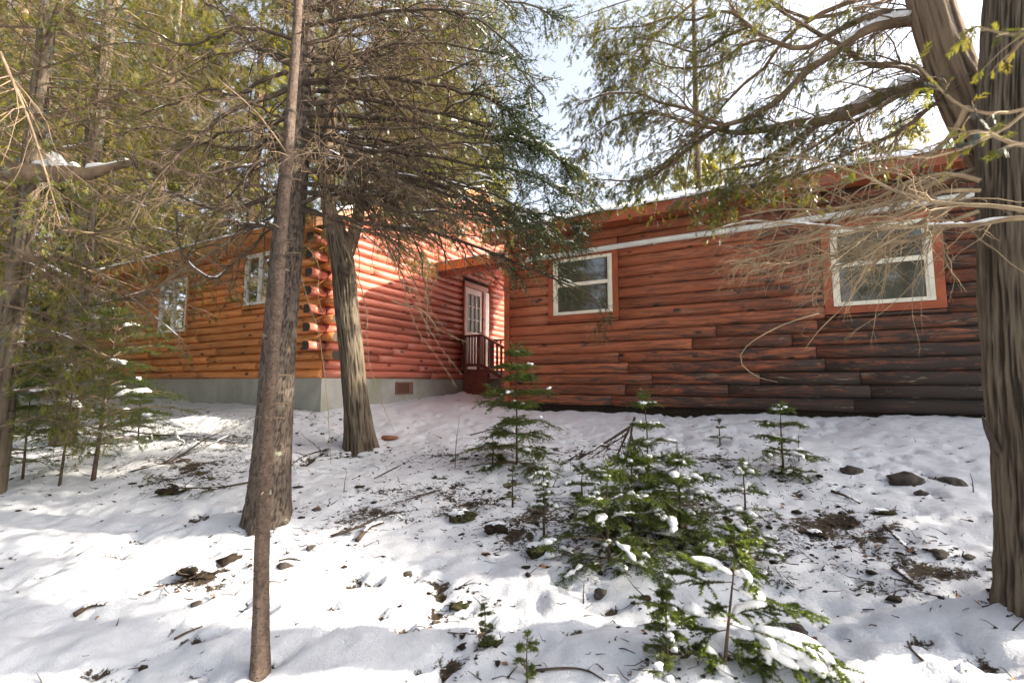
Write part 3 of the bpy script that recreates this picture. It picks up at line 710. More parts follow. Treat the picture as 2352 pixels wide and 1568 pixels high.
# cedar spray templates
def cedar_template(seed, n=4):
    r = np.random.default_rng(seed); V = []; T = []
    def blade(a, b, w_, z):
        d = b - a; p = np.array([-d[1], d[0]]); p = p / np.linalg.norm(p) * w_; mid = a + d * .55; k = len(V)
        for (q, h) in ((a - p * .8, z), (b, z - .04), (a + p * .8 + d * .12, z + .01)): V.append((q[0], q[1], h))
        T.append((k, k + 2, k + 1))
    blade(np.array([0, 0.]), np.array([1., 0]), .05, 0)
    for s in (-1, 1):
        for i in range(n):
            x = .12 + .7 * i / n + r.uniform(0, .08); L = .42 * (1 - .5 * i / n) * r.uniform(.8, 1.2); an = R_(r.uniform(32, 52))
            blade(np.array([x, 0.]), np.array([x + L * math.cos(an), s * L * math.sin(an)]), .06, r.uniform(-.06, .03))
    return np.array(V), np.array(T)
CED = [cedar_template(k, 5) for k in range(4)]; CED_S = [cedar_template(k + 9, 3) for k in range(3)]
def sprays(g, Pn, n, t0, t1, size, tpl, hang=.35, spread=.8):
    if len(Pn) == 0: return
    i = np.repeat(np.arange(len(Pn)), n); t = rng.uniform(t0, t1, len(i)); pos, tan, _ = lerp_poly(Pn, np.zeros(Pn.shape[:2]), i, t)
    X = norm(tan + spread * rng.normal(size=tan.shape) * .6 + np.array([0, 0, -hang])); Nn = norm(np.array([0, 0, 1.]) + .55 * rng.normal(size=tan.shape))
    sc = size * rng.uniform(.55, 1.3, len(i)); wh = rng.integers(0, len(tpl), len(i))
    for k, (tv, tt) in enumerate(tpl):
        m = wh == k
        if m.any(): g.stamp(tv, tt, pos[m], X[m], Nn[m], sc[m])
def needles(g, Pn, per_m, nl, nw, t0=0., up=.35, fwd=.55):
    """needle triangles along shoots"""
    if len(Pn) == 0: return
    L = np.linalg.norm(np.diff(Pn, axis=1), axis=2).sum(1); cnt = np.maximum(2, (L * per_m * (1 - t0)).astype(int))
    i = np.repeat(np.arange(len(Pn)), cnt); t = rng.uniform(t0, 1, len(i)); pos, tan, _ = lerp_poly(Pn, np.zeros(Pn.shape[:2]), i, t)
    side = norm(np.cross(tan, np.array([0, 0, 1.])) + 1e-4); upv = np.cross(side, tan)
    ph = rng.normal(size=len(i)) * .55 + up; sg = rng.choice([-1, 1], len(i))
    d = norm(fwd * tan + side * (np.cos(ph) * sg)[:, None] + upv * np.sin(ph)[:, None])
    l = nl * rng.uniform(.7, 1.15, len(i)) * np.minimum(1, 1.25 - t * .45); wv = norm(np.cross(d, rng.normal(size=d.shape))) * (nw / 2)
    V = np.stack([pos - wv, pos + wv, pos + d * l[:, None]], 1)
    g.add(V, None, np.arange(len(i) * 3).reshape(-1, 3))
def snow_on(g, Pn, R, n, tl, wmin=.006, k=1.25, sides=7, K=9, up=.75, tr=(.05, .9), sq=.62):
    """elongated snow lumps lying on top of branches"""
    if len(Pn) == 0: return
    i = np.repeat(np.arange(len(Pn)), n); a = rng.uniform(tr[0], tr[1], len(i)); b = np.minimum(.99, a + tl * rng.uniform(.4, 1.3, len(i)))
    pa, _, _ = lerp_poly(Pn, R, i, a); pb, _, _ = lerp_poly(Pn, R, i, b); dd = pb - pa
    ok = np.abs(dd[:, 2]) < .75 * np.linalg.norm(dd[:, :2], axis=1); i, a, b = i[ok], a[ok], b[ok]
    if len(i) == 0: return
    ts = np.linspace(0, 1, K); pts = []; rad = []
    for q in range(K):
        p, _, r = lerp_poly(Pn, R, i, a + (b - a) * ts[q]); env = math.sin(math.pi * min(1, max(0, .04 + .92 * ts[q]))) ** .35
        rr = np.maximum(r * k, wmin) * env * (1 + .42 * rng.normal(size=len(i)) * (0 < q < K - 1)); rr = np.clip(rr, .0008, np.maximum(r * k, wmin) * 1.7)
        p = p + np.array([0, 0, 1.]) * (r * .55 + rr * up * .5)[:, None] + rng.normal(size=p.shape) * (rr * .28)[:, None] * np.array([1, 1, .3]); pts.append(p); rad.append(rr)
    g.tubes(np.stack(pts, 1), np.stack(rad, 1), sides, sq)
def trunk_mesh(pts, radii, sides, rings, amp, fa, fz, seed, flare=0, flare_h=.35, lobes=5):
    """trunk with bark ridges in the mesh"""
    C_ = resample(pts, rings); s = np.linspace(0, 1, rings); R = np.interp(s, np.linspace(0, 1, len(radii)), radii)
    t = norm(np.gradient(C_, axis=0)); x = norm(np.cross(t, np.array([0, 1., 0]))); y = np.cross(t, x)
    a = np.arange(sides) * 2 * math.pi / sides; H = np.r_[0, np.cumsum(np.linalg.norm(np.diff(C_, axis=0), axis=1))]
    A, HH = np.meshgrid(a, H); rr = R[:, None] * np.ones_like(A); cx = np.cos(A) * fa; cy = np.sin(A) * fa
    nz = fbm(np.stack([cx, cy, HH * fz], -1), 3, seed); ridged = 1 - 2 * np.abs(fbm(np.stack([cx * 1.6 + 5, cy * 1.6, HH * fz * 1.3], -1), 2, seed + 3))
    rr = rr * (1 + .05 * fbm(np.stack([np.cos(A), np.sin(A), HH * 1.2], -1), 2, seed + 7)) + amp * (.5 * nz + .7 * ridged)
    if flare: rr = rr * (1 + flare * np.exp(-HH / flare_h) * (1 + .5 * np.cos(lobes * A + seed)))
    V = C_[:, None] + x[:, None] * (np.cos(A) * rr)[..., None] + y[:, None] * (np.sin(A) * rr)[..., None]
    ids = np.arange(rings * sides).reshape(rings, sides); Aq = ids[:-1]; Bq = ids[1:]
    trunk_mesh.ridge = (.5 * nz + .7 * ridged).ravel()
    return V.reshape(-1, 3), np.stack([Aq, np.roll(Aq, -1, 1), np.roll(Bq, -1, 1), Bq], -1).reshape(-1, 4), np.array([(ids[-1, 0], ids[-1, k], ids[-1, k + 1]) for k in range(1, sides - 1)])
def poly_set(lst, K=9):
    """[(points, r0, r1)] -> arrays"""
    return np.stack([resample(p, K) for p, _, _ in lst]), np.stack([np.linspace(a, b, K) for _, a, b in lst])
def part(g, name, mat, th, smooth=True):
    """build collected geometry as a part whose origin is its thing's base"""
    if g.n == 0: return None
    g.v = [v - np.array(th.location) for v in g.v]
    o = g.out(name, mat, th, smooth)
    if name in STUFF: o['kind'] = 'stuff'
    return o
STUFF = {'branches', 'twigs', 'foliage', 'snow', 'hanging_twigs', 'dead_twigs', 'near_boughs', 'near_sprays', 'low_boughs', 'low_sprays', 'leaves', 'sticks', 'snow_lumps', 'branch_collars'}
def trunk_part(th, mat, pts, radii, sides, rings, amp, fa, fz, seed, name='trunk', **k):
    V, Q, T = trunk_mesh(pts, radii, sides, rings, amp, fa, fz, seed, **k)
    o = mesh(name, V - np.array(th.location), Q, T, mat, th)
    o.data.attributes.new('ridge', 'FLOAT', 'POINT').data.foreach_set('value', trunk_mesh.ridge.astype(np.float32)); return o
def cat(*sets):
    return [np.concatenate(x) for x in zip(*sets)]

# ------------------------------------------------------------------ the thin fir trunk and the big spruce behind it
b1 = ground(597, 1552)
T1 = thing('young_fir', 'slim straight fir trunk with pale lichen spots, alone in open snow', 'tree', b1)
p1 = path([(597, 1600), (599, 1450), (602, 1250), (612, 1020), (627, 820), (640, 640), (652, 470), (668, 260), (682, 60), (700, -200)], b1[1], b1[1] + .15)
trunk_part(T1, M['bark_thin'], p1, [.042, .033, .030, .028, .027, .026, .025, .023, .021, .018], 40, 320, .0022, 6, 30, 3, flare=.25, flare_h=.12, lobes=3)
g = G()
for yy in (1330, 1225, 1095, 905, 690, 500, 330):
    i_ = np.argmin(np.abs(np.linspace(1600, -200, 200) - yy)); cc_ = resample(p1, 200)[i_]; g.tubes(np.array([cc_ - [0, 0, .012], cc_, cc_ + [0, 0, .012]]), np.array([.026, .0305, .026]), 18)
part(g, 'branch_collars', M['bark_spruce'], T1)
stub = []
r = np.random.default_rng(5)
for k in range(26):
    y = r.uniform(120, 1450); i = np.argmin(np.abs(np.linspace(1600, -200, 60) - y)); c = resample(p1, 60)[i]; a = r.uniform(0, 6.28)
    d = np.array([math.cos(a), math.sin(a), .25]); L = r.uniform(.05, .12) if y > 500 else r.uniform(.2, .7)
    stub.append(([c, c + d * L * .5, c + d * L + np.array([0, 0, -.15 * L])], .005, .0015))
SP_, SR_ = poly_set(stub, 5); g = G(); g.tubes(SP_, SR_, 5)
lp, lrr = spawn(SP_[[k for k in range(26) if np.linalg.norm(SP_[k, -1] - SP_[k, 0]) > .15]], SR_[:1].repeat(sum(np.linalg.norm(SP_[k, -1] - SP_[k, 0]) > .15 for k in range(26)), 0), 9, .25, 1, .22, 45, .5, .4, .5); g.tubes(lp, lrr, 3)
part(g, 'branches', M['twig_brown'], T1)

b2 = ground(612, 1196)
T2 = thing('spruce_tree', 'big spruce with flared grey trunk and long dead lower boughs', 'tree', b2)
z2 = b2[1]
p2 = path([(612, 1260), (618, 1150), (628, 1000), (637, 850), (648, 700), (660, 560), (675, 400), (690, 230), (700, 60), (712, -200), (725, -500)], z2, z2 + .1)
trunk_part(T2, M['bark_spruce'], p2, [.165, .15, .132, .126, .12, .112, .10, .088, .08, .065, .045], 120, 330, .0045, 15, 24, 11, flare=.5, flare_h=.22, lobes=5)
Z = z2
def br(pts, r0, r1, Z0, Z1): return (path(pts, Z0, Z1), r0, r1)
right_boughs = [
    br([(695, 45), (745, 25), (800, -25), (900, -80)], .034, .012, Z, Z + .3),
    br([(690, 205), (770, 215), (900, 203), (1030, 170), (1150, 100)], .022, .006, Z, Z + .9),
    br([(690, 195), (780, 175), (870, 125), (980, 60)], .018, .005, Z, Z - .3),
    br([(695, 292), (800, 330), (950, 348), (1100, 325), (1190, 330)], .02, .005, Z, Z - .4),
    br([(690, 325), (790, 318), (880, 330), (1010, 380), (1120, 400)], .018, .005, Z, Z + .6),
    br([(690, 325), (780, 390), (880, 442), (1000, 470), (1120, 500), (1200, 540)], .022, .006, Z, Z + .7),
    br([(690, 392), (780, 396), (900, 405), (1010, 422), (1080, 462), (1180, 512), (1250, 580), (1290, 610)], .03, .007, Z, Z + .4),
    br([(690, 440), (850, 455), (905, 477), (960, 495), (1060, 482), (1150, 500)], .022, .006, Z, Z - .2),
    br([(685, 470), (800, 440), (900, 465), (980, 500), (1040, 510)], .02, .005, Z, Z + .3),
    br([(700, 105), (850, 70), (1000, 60), (1150, 30)], .02, .005, Z, Z + .8),
    br([(695, 262), (850, 268), (1000, 285), (1150, 325), (1250, 352), (1350, 410)], .026, .006, Z, Z + .5),
    br([(698, 190), (900, 185), (1080, 210), (1180, 260), (1245, 340)], .024, .006, Z, Z + .3),
    br([(690, 360), (850, 385), (1000, 430), (1150, 470), (1300, 500), (1340, 545)], .024, .006, Z, Z + .8),
    br([(680, 480), (900, 520), (1100, 575), (1250, 630), (1340, 665), (1405, 715)], .022, .006, Z, Z + .9),
    br([(700, 130), (850, 140), (1000, 130), (1130, 150), (1230, 200)], .02, .005, Z, Z + 1.2),
    br([(690, 300), (760, 340), (860, 390), (960, 430), (1040, 470)], .018, .004, Z, Z - .5),
    br([(700, 20), (850, 0), (1000, -20), (1200, 20), (1290, 60)], .02, .006, Z, Z + .6),
    br([(695, 240), (900, 240), (1080, 270), (1200, 300), (1290, 370)], .024, .006, Z, Z + .7),
    br([(695, 310), (900, 350), (1080, 380), (1200, 400), (1300, 450), (1340, 480)], .024, .006, Z, Z + .3),
    br([(690, 420), (900, 450), (1100, 480), (1230, 520), (1320, 590)], .022, .006, Z, Z + .6),
    br([(700, 150), (880, 110), (1040, 100), (1160, 130), (1250, 210)], .02, .005, Z, Z + .3),
    br([(700, 60), (860, 40), (1010, 30), (1120, 60), (1200, 120)], .02, .005, Z, Z - .2),
    br([(690, 350), (830, 360), (960, 400), (1090, 440), (1190, 470), (1270, 530)], .02, .005, Z, Z - .3)]
left_boughs = [
    br([(660, 205), (560, 255), (440, 330), (350, 430), (300, 520)], .022, .005, Z, Z - .6),
    br([(660, 165), (560, 205), (470, 215), (380, 250), (280, 260)], .018, .004, Z, Z + .5),
    br([(665, 150), (560, 90), (470, 0), (400, -80)], .02, .006, Z, Z + .3),
    br([(655, 270), (590, 295), (540, 300), (460, 335), (360, 350)], .02, .005, Z, Z + .3),
    br([(650, 370), (560, 385), (470, 410), (380, 470)], .017, .004, Z, Z - .4),
    br([(648, 435), (560, 478), (480, 480), (400, 440), (330, 400), (280, 330)], .022, .006, Z, Z - .3),
    br([(640, 527), (600, 520), (550, 508), (530, 522)], .02, .012, Z, Z - .2),
    br([(645, 480), (600, 560), (545, 602), (500, 635), (450, 622), (418, 575), (402, 480)], .011, .006, Z, Z + .2),
    br([(660, 250), (600, 350), (540, 440), (470, 520), (420, 600)], .014, .004, Z, Z + .6),
    br([(670, 90), (560, 60), (430, 90), (300, 60)], .018, .005, Z, Z - .2),
    br([(655, 330), (520, 340), (380, 300), (240, 330)], .016, .004, Z, Z + .9)]
fill = []
r = np.random.default_rng(21); c2 = resample(p2, 60)
for k in range(46):
    i = int(r.uniform(24, 58)); c = c2[i]; a = r.uniform(0, 6.28); L = r.uniform(.9, 2.0); el = r.uniform(-.25, .2)
    d = np.array([math.cos(a), math.sin(a), 0])
    if d[1] < -.5: L *= .5
    fill.append((np.array([c, c + d * L * .33 + [0, 0, el * L * .3], c + d * L * .7 + [0, 0, el * L * .4 - .08], c + d * L + [0, 0, el * L * .3 - .22]]), r.uniform(.009, .018), .003))
RBp, RBr = poly_set(right_boughs, 18); LBp, LBr = poly_set(left_boughs, 18); FBp, FBr = poly_set(fill, 18)
for q in (RBp, LBp, FBp):
    ph_ = np.arange(len(q))[:, None] * 7.3; tt_ = np.linspace(0, 1, 18)[None] * 6
    for k in range(3): q[:, :, k] += (.05 if k == 2 else .035) * vnoise(np.stack([tt_ + ph_, tt_ * 0 + k * 5. + ph_ * 0, tt_ * 0 + ph_ * 0], -1), 90 + k) * np.minimum(1, tt_ / 1.5) + .018 * vnoise(np.stack([tt_ * 3 + ph_, tt_ * 0 + k * 5. + ph_ * 0, tt_ * 0 + ph_ * 0], -1), 95 + k) * np.minimum(1, tt_)
g = G(); g.tubes(*cat((RBp, RBr), (LBp, LBr), (FBp, FBr)), 7)
a2, ar2 = spawn(RBp, RBr, 32, .08, 1, .8, 46, .35, .55, .35, 6, .5, .008, rmin=.0018)
l2, lr2 = spawn(LBp, LBr, 18, .12, 1, .6, 45, .3, .35, .5, 6, .5, .007, rmin=.0016)
f2, fr2 = spawn(FBp, FBr, 12, .2, 1, .5, 45, .35, .35, .5, 6, .5, .006, rmin=.0015)
g.tubes(*cat((a2, ar2), (l2, lr2), (f2, fr2)), 4)
part(g, 'branches', M['twig_dark'], T2)
a3, ar3 = spawn(a2, ar2, 11, .12, 1, .26, 46, .5, .6, .4, 3, .55, .003, rmin=.0011)
l3, lr3 = spawn(l2, lr2, 8, .2, 1, .22, 42, .4, .35, .4, 3, .55, .003, rmin=.001)
f3, fr3 = spawn(f2, fr2, 8, .2, 1, .22, 42, .4, .35, .4, 3, .55, .003, rmin=.001)
g = G(); g.tubes(*cat((a3, ar3), (l3, lr3), (f3, fr3)), 3, cap=False)
part(g, 'twigs', M['twig_brown'], T2)
# live needles only at the outer ends of the right hand boughs and high up
g = G()
def outer(Pn, x0, k=.25):
    u = Pn[:, -1, 0] / Pn[:, -1, 1] * 1045 + 1176
    return (u + rng.normal(size=len(u)) * 60) > x0
live3 = a3[outer(a3, 1140)]; live2 = a2[outer(a2, 1120)]
dk = [10, 10, 11, 12, 17, 18]; dn, dnr = spawn(RBp[dk][:, 10:], RBr[dk][:, 10:], 34, .05, 1, .42, 48, .35, .3, .5, 5, .5, .004, rmin=.0015); dn3, _ = spawn(dn, dnr, 6, .2, 1, .14, 45, .3, .3, .5, 3)
needles(g, dn, 260, .02, .0065); needles(g, dn3, 260, .02, .0065)
needles(g, live3, 230, .019, .006); needles(g, live2, 240, .019, .006)
hi = f3[f3[:, 0, 2] > 3.2]; needles(g, hi, 140, .02, .006)
some = a3[rng.random(len(a3)) < .10]; needles(g, some, 150, .016, .004)
part(g, 'foliage', M['spruce'], T2)
g = G()
tips = RBp[[10, 10, 10, 11, 12, 18]][:, 12:]; tr_ = np.maximum(RBr[[10, 10, 10, 11, 12, 18]][:, 12:], .012)
snow_on(g, tips, tr_, 3, .4, .034, 2.0)
lv = live2[rng.random(len(live2)) < .4]; snow_on(g, lv, np.full(lv.shape[:2], .005), 1, .5, .011, 1.6)
snow_on(g, LBp, LBr, 2, .12, .005, .85); snow_on(g, RBp, RBr, 2, .1, .005, .85)
snow_on(g, LBp[[6, 7, 7]], LBr[[6, 7, 7]], 3, .3, .008, .95)
part(g, 'snow', M['snow'], T2)
# pale dead twigs hanging in front of the red wall
hang = [br([(1130, 195), (1125, 260), (1100, 350), (1080, 385), (1092, 440), (1060, 470)], .004, .002, 3.9, 4.0), br([(1132, 195), (1140, 250), (1118, 330), (1098, 372), (1102, 430)], .004, .0015, 3.95, 4.0), br([(1135, 200), (1140, 270), (1120, 350), (1130, 430), (1100, 470)], .0035, .0015, 4, 4)]
for (x0, y0, x1, y1) in ((820, 480, 1050, 890), (960, 560, 1005, 760), (1000, 540, 990, 800), (860, 520, 980, 700), (930, 600, 1040, 770), (880, 560, 1060, 860), (790, 560, 905, 990), (700, 560, 770, 760), (900, 690, 1100, 800)):
    hang.append(br([(x0, y0), (x0 * .7 + x1 * .3 + 12, y0 * .7 + y1 * .3 - 10), (x0 * .35 + x1 * .65 - 14, y0 * .35 + y1 * .65), (x1, y1)], .0065, .0014, 4.3, 4.6))
hang.append(br([(672, 560), (700, 660), (735, 780), (748, 900), (755, 960), (760, 1065)], .007, .0015, 4.2, 4.3))
HP, HR = poly_set(hang, 14); HP[:, 1:-1] += rng.normal(size=HP[:, 1:-1].shape) * .006
g = G(); g.tubes(HP, HR, 5)
h2, hr2 = spawn(HP, HR, 9, .3, 1, .22, 35, .8, .35, .4, 5, .6, .003, rmin=.0009, bias=(0, 0, -.4)); g.tubes(h2, hr2, 3)
part(g, 'hanging_twigs', M['twig_pale'], T2)

# ------------------------------------------------------------------ cedar by the corner of the log cabin
b3 = ground(826, 1026)
T3 = thing('cedar_tree', 'forked cedar with sunlit knot, standing before the red gable wall', 'tree', b3)
z3 = b3[1]
trunk_part(T3, M['bark_cedar'], path([(832, 1070), (822, 960), (812, 860), (803, 770), (795, 690), (788, 610), (778, 560), (765, 500)], z3), [.205, .175, .16, .15, .15, .155, .15, .12], 96, 170, .009, 8, 3.0, 31, flare=.3, flare_h=.25, lobes=4)
trunk_part(T3, M['bark_warm'], path([(775, 570), (760, 480), (748, 400), (740, 250)], z3, z3 + .1), [.10, .075, .065, .05], 24, 40, .004, 4, 2.2, 33, name='left_stem')
trunk_part(T3, M['bark_warm'], path([(790, 600), (812, 540), (832, 455), (862, 370), (885, 290), (905, 150), (915, -60)], z3, z3 + .5), [.10, .075, .065, .055, .05, .04, .025], 24, 60, .004, 4, 2.2, 35, name='right_stem')
trunk_part(T3, M['bark_warm'], path([(760, 520), (752, 420), (756, 300), (765, 100), (775, -120)], z3 - .05, z3 - .2), [.10, .085, .075, .06, .04], 24, 60, .004, 4, 2.2, 36, name='middle_stem')
g = G(); q = rng.normal(size=(1, 3)); kn = np.stack([path([(800, 632), (788, 622), (780, 600)], z3 - .17, z3 - .1)]); g.tubes(kn, np.array([[.03, .06, .03]]), 10); part(g, 'knot', M['end_grain'], T3)
r = np.random.default_rng(44); fl = []
stems = [resample(path([(790, 600), (812, 540), (832, 455), (862, 370), (885, 290), (905, 150), (915, -60)], z3, z3 + .5), 40), resample(path([(760, 520), (752, 420), (756, 300), (765, 100), (775, -120)], z3 - .05, z3 - .2), 40)]
for k in range(80):
    c = stems[k % 2][int(r.uniform(4, 39))]; a = r.uniform(-.9, 1.1) if r.random() < .7 else r.uniform(0, 6.28); L = r.uniform(1.0, 2.7)
    d = np.array([math.cos(a), math.sin(a) * .8 - .1, 0]); e = r.uniform(-.15, .25)
    fl.append((np.array([c, c + d * L * .3 + [0, 0, e * L * .4], c + d * L * .7 + [0, 0, e * L * .5 - .15], c + d * L + [0, 0, e * L * .5 - .35]]), r.uniform(.012, .026), .004))
CPp, CPr = poly_set(fl, 10)
g = G(); g.tubes(CPp, CPr, 6)
c2_, cr2 = spawn(CPp, CPr, 20, .2, 1, .8, 42, .45, .3, .5, 6, .5, .008, rmin=.002); g.tubes(c2_, cr2, 4)
c3_, cr3 = spawn(c2_, cr2, 6, .2, 1, .3, 40, .4, .35, .4, 3, .55, .004, rmin=.0014); g.tubes(c3_, cr3, 3, cap=False)
part(g, 'branches', M['twig_brown'], T3)
g = G(); k3 = c3_[rng.random(len(c3_)) < .5]; sprays(g, k3, 3, .35, 1, .11, CED_S); part(g, 'foliage', M['cedar'], T3)

# ------------------------------------------------------------------ big cedar on the right with its leaning limb
Z5 = 2.2; b5 = P(2370, 1380, Z5); b5[2] = float(height(np.array([b5[0]]), np.array([b5[1]]))[0])
T5 = thing('cedar_tree', 'massive cedar trunk with stringy bark beside the weathered siding', 'tree', b5)
p5 = path([(2412, 1480), (2402, 1300), (2390, 1150), (2376, 1000), (2360, 850), (2348, 650), (2340, 480), (2338, 300), (2344, 100), (2352, -150), (2360, -500)], Z5)
trunk_part(T5, M['bark_cedar'], p5, [.165, .152, .146, .145, .145, .145, .144, .14, .136, .13, .12], 170, 280, .012, 12, 3.4, 53, flare=.22, flare_h=.16, lobes=4)
trunk_part(T5, M['bark_warm'], path([(2370, 540), (2292, 380), (2222, 245), (2165, 100), (2120, -60), (2050, -380)], Z5 + .05, Z5 + .6), [.09, .10, .105, .10, .095, .08], 70, 120, .008, 6, 1.6, 53, name='leaning_limb')
g = G(); g.tubes(resample(path([(2318, 1060, 2.24), (2290, 1030, 2.22), (2270, 992, 2.2), (2256, 955, 2.19)], 2.2), 6), np.array([.022, .02, .017, .015, .012, .004]), 7); part(g, 'broken_stub', M['bark_spruce'], T5)
def c3(l): return [(1333 + .4333 * a, .4333 * b) for a, b in l]
ZB = Z5 + .25
cb = [(c3([(2010, 470), (1900, 420), (1790, 375), (1700, 345), (1580, 350), (1480, 320), (1380, 240), (1280, 190), (1180, 130), (1050, 50), (990, -20)]), .024, .008, ZB, ZB + .9),
      (c3([(1900, 50), (1780, 70), (1610, 70), (1500, 100), (1390, 150), (1280, 212), (1180, 262), (1080, 240), (980, 200), (900, 140), (840, 90), (790, 10)]), .026, .008, ZB + .2, ZB + .8),
      (c3([(1930, 130), (1800, 110), (1610, 130), (1480, 180), (1350, 280), (1210, 370), (1120, 460), (1010, 560), (880, 630), (760, 665)]), .036, .016, ZB + .2, ZB + .6),
      (c3([(760, 665), (690, 640), (560, 575), (420, 545), (330, 500), (230, 492), (120, 500), (-10, 560)]), .016, .004, ZB + .6, ZB + 1.0),
      (c3([(2100, 520), (2000, 470), (1900, 435), (1750, 470), (1600, 515), (1450, 590), (1300, 640), (1130, 655), (960, 690), (820, 706), (720, 682)]), .05, .016, ZB, ZB + .7),
      (c3([(720, 682), (600, 660), (480, 622), (380, 600), (270, 605), (170, 640), (60, 720)]), .014, .004, ZB + .7, ZB + 1.1),
      (c3([(740, 676), (650, 735), (560, 800), (460, 880), (370, 940), (250, 960), (80, 948)]), .018, .004, ZB + .65, ZB + 1.2),
      (c3([(1600, 520), (1400, 600), (1230, 675), (1120, 770), (1010, 840), (900, 880), (760, 900)]), .034, .008, ZB + .3, ZB + .9),
      (c3([(2420, 1130), (2230, 1095), (1950, 1082), (1770, 1045), (1640, 1000), (1480, 920), (1240, 850), (1000, 830)]), .010, .003, 1.75, 2.4),
      (c3([(2420, 1150), (2230, 1165), (2110, 1190), (1870, 1197), (1500, 1217), (1330, 1200), (1080, 1180), (880, 1175), (700, 1220)]), .011, .003, 1.8, 2.7),
      (c3([(1860, -20), (1600, -30), (1400, 20), (1300, 60), (1180, 130), (1080, 210), (960, 380), (850, 460), (740, 580), (640, 700), (520, 800), (400, 900), (250, 1020)]), .02, .005, ZB + .5, ZB + 1.3),
      (c3([(2060, 520), (1780, 480), (1600, 560), (1460, 640), (1300, 740), (1150, 830), (980, 930), (800, 980)]), .018, .004, ZB + .1, ZB + .4),
      (c3([(2120, 560), (1900, 540), (1800, 620), (1650, 720), (1450, 800), (1250, 890), (1050, 950), (850, 1010), (600, 1040)]), .016, .004, ZB, ZB + .6),
      (c3([(2050, 560), (1980, 700), (1850, 820), (1650, 900), (1400, 970), (1150, 1040)]), .016, .004, ZB - .2, ZB + .2),
      (c3([(2090, 900), (1900, 960), (1700, 1050), (1450, 1130), (1250, 1230), (1050, 1330), (800, 1400)]), .014, .003, 2.3, 2.6),
      (c3([(2100, 1050), (1900, 1120), (1700, 1250), (1500, 1330), (1250, 1370), (1050, 1400), (800, 1380)]), .013, .003, 2.3, 2.8),
      (c3([(2080, 1000), (1950, 1090), (1850, 1230), (1600, 1320), (1400, 1400), (1100, 1480)]), .012, .003, 2.25, 2.5),
      (c3([(2110, 1120), (1950, 1180), (1800, 1260), (1600, 1290), (1400, 1350), (1200, 1430)]), .011, .003, 2.2, 2.5),
      (c3([(2120, 1010), (1900, 1020), (1700, 1130), (1500, 1220), (1300, 1260), (1100, 1290), (900, 1340)]), .011, .003, 2.2, 2.6),
      (c3([(2120, 960), (1950, 920), (1750, 960), (1550, 1060), (1300, 1110), (1050, 1110), (850, 1150)]), .012, .003, 2.2, 2.7),
      (c3([(840, 90), (760, 60), (600, 110), (480, 90), (330, 140), (180, 150), (0, 195)]), .012, .003, ZB + .8, ZB + 1.3),
      (c3([(990, 200), (860, 240), (740, 330), (600, 360), (470, 355), (300, 300), (120, 280)]), .012, .003, ZB + .8, ZB + 1.3),
      (c3([(900, 140), (760, 200), (620, 280), (450, 230), (280, 200), (120, 230)]), .012, .003, ZB + .8, ZB + 1.5),
      (c3([(1830, -60), (1500, 40), (1200, 100), (1000, 0), (820, -80), (500, -60), (200, 20), (-50, 110)]), .016, .003, ZB + .8, ZB + 1.6),
      (c3([(620, 0), (500, 100), (380, 200), (250, 330), (150, 450)]), .012, .003, ZB + 1.0, ZB + 1.3)]
CBp, CBr = poly_set([(path(p, a, b), r0, r1) for p, r0, r1, a, b in cb], 16)
hiB = [k for k in range(len(cb)) if k not in (8, 9, 13, 14, 15, 16, 17, 18, 19)]
g = G(); g.tubes(CBp[hiB], CBr[hiB], 8)
e2, er2 = spawn(CBp[hiB], CBr[hiB], 30, .05, 1, .5, 45, .35, .32, .45, 6, .5, .007, rmin=.0016); g.tubes(e2, er2, 4)
part(g, 'branches', M['twig_brown'], T5)
g = G(); e3, er3 = spawn(e2, er2, 10, .15, 1, .24, 42, .4, .4, .4, 4, .55, .003, rmin=.001); g.tubes(e3, er3, 3, cap=False)
low = CBp[[8, 9, 13, 14, 15, 16, 17, 18, 19]]; lwr = CBr[[8, 9, 13, 14, 15, 16, 17, 18, 19]]
part(g, 'twigs', M['twig_brown'], T5)
g = G(); g.tubes(low, lwr, 7); e4, er4 = spawn(low, lwr, 30, .1, 1, .62, 48, .35, .62, .3, 9, .5, .004, rmin=.0016); g.tubes(e4, er4, 4); e5, er5 = spawn(e4, er4, 5, .2, 1, .2, 45, .3, .7, .25, 6, .6, .003, rmin=.001); g.tubes(e5, er5, 3)
cv = [br([(1880, 720), (1800, 745), (1720, 790), (1700, 830), (1740, 865), (1785, 877)], .0035, .0014, 2.3, 2.4), br([(1990, 640), (1940, 700), (1880, 760), (1850, 800)], .004, .0015, 2.3, 2.35)]
hp, hr_ = poly_set(cv, 14); g.tubes(hp, hr_, 5)
part(g, 'dead_twigs', M['twig_pale'], T5)
g = G(); u3 = e3[:, -1, 0] / e3[:, -1, 1] * 1045 + 1176
v3_ = 878 - e3[:, -1, 2] / e3[:, -1, 1] * 1045; pr_ = np.clip((2200 - u3) / 480, .2, .95) * np.where(v3_ > 555, .04, 1); lv = e3[rng.random(len(e3)) < pr_]
sprays(g, lv, 4, .15, 1, .046, CED_S, .3); sprays(g, lv[rng.random(len(lv)) < .5], 2, .3, 1, .055, CED, .5)
part(g, 'foliage', M['cedar'], T5)
g = G(); snow_on(g, CBp[:8], CBr[:8], 7, .14, .006, .95); snow_on(g, CBp[[9, 9, 8, 10, 11, 20, 21]], CBr[[9, 9, 8, 10, 11, 20, 21]], 4, .12, .005, .95)
sel = e2[rng.random(len(e2)) < .08]; snow_on(g, sel, np.full(sel.shape[:2], .004), 1, .35, .006, 1.2)
lb = resample(path([(2250, 345), (2190, 235), (2160, 120), (2120, 20)], Z5 + .05, Z5 + .4), 12)
part(g, 'snow', M['snow'], T5)
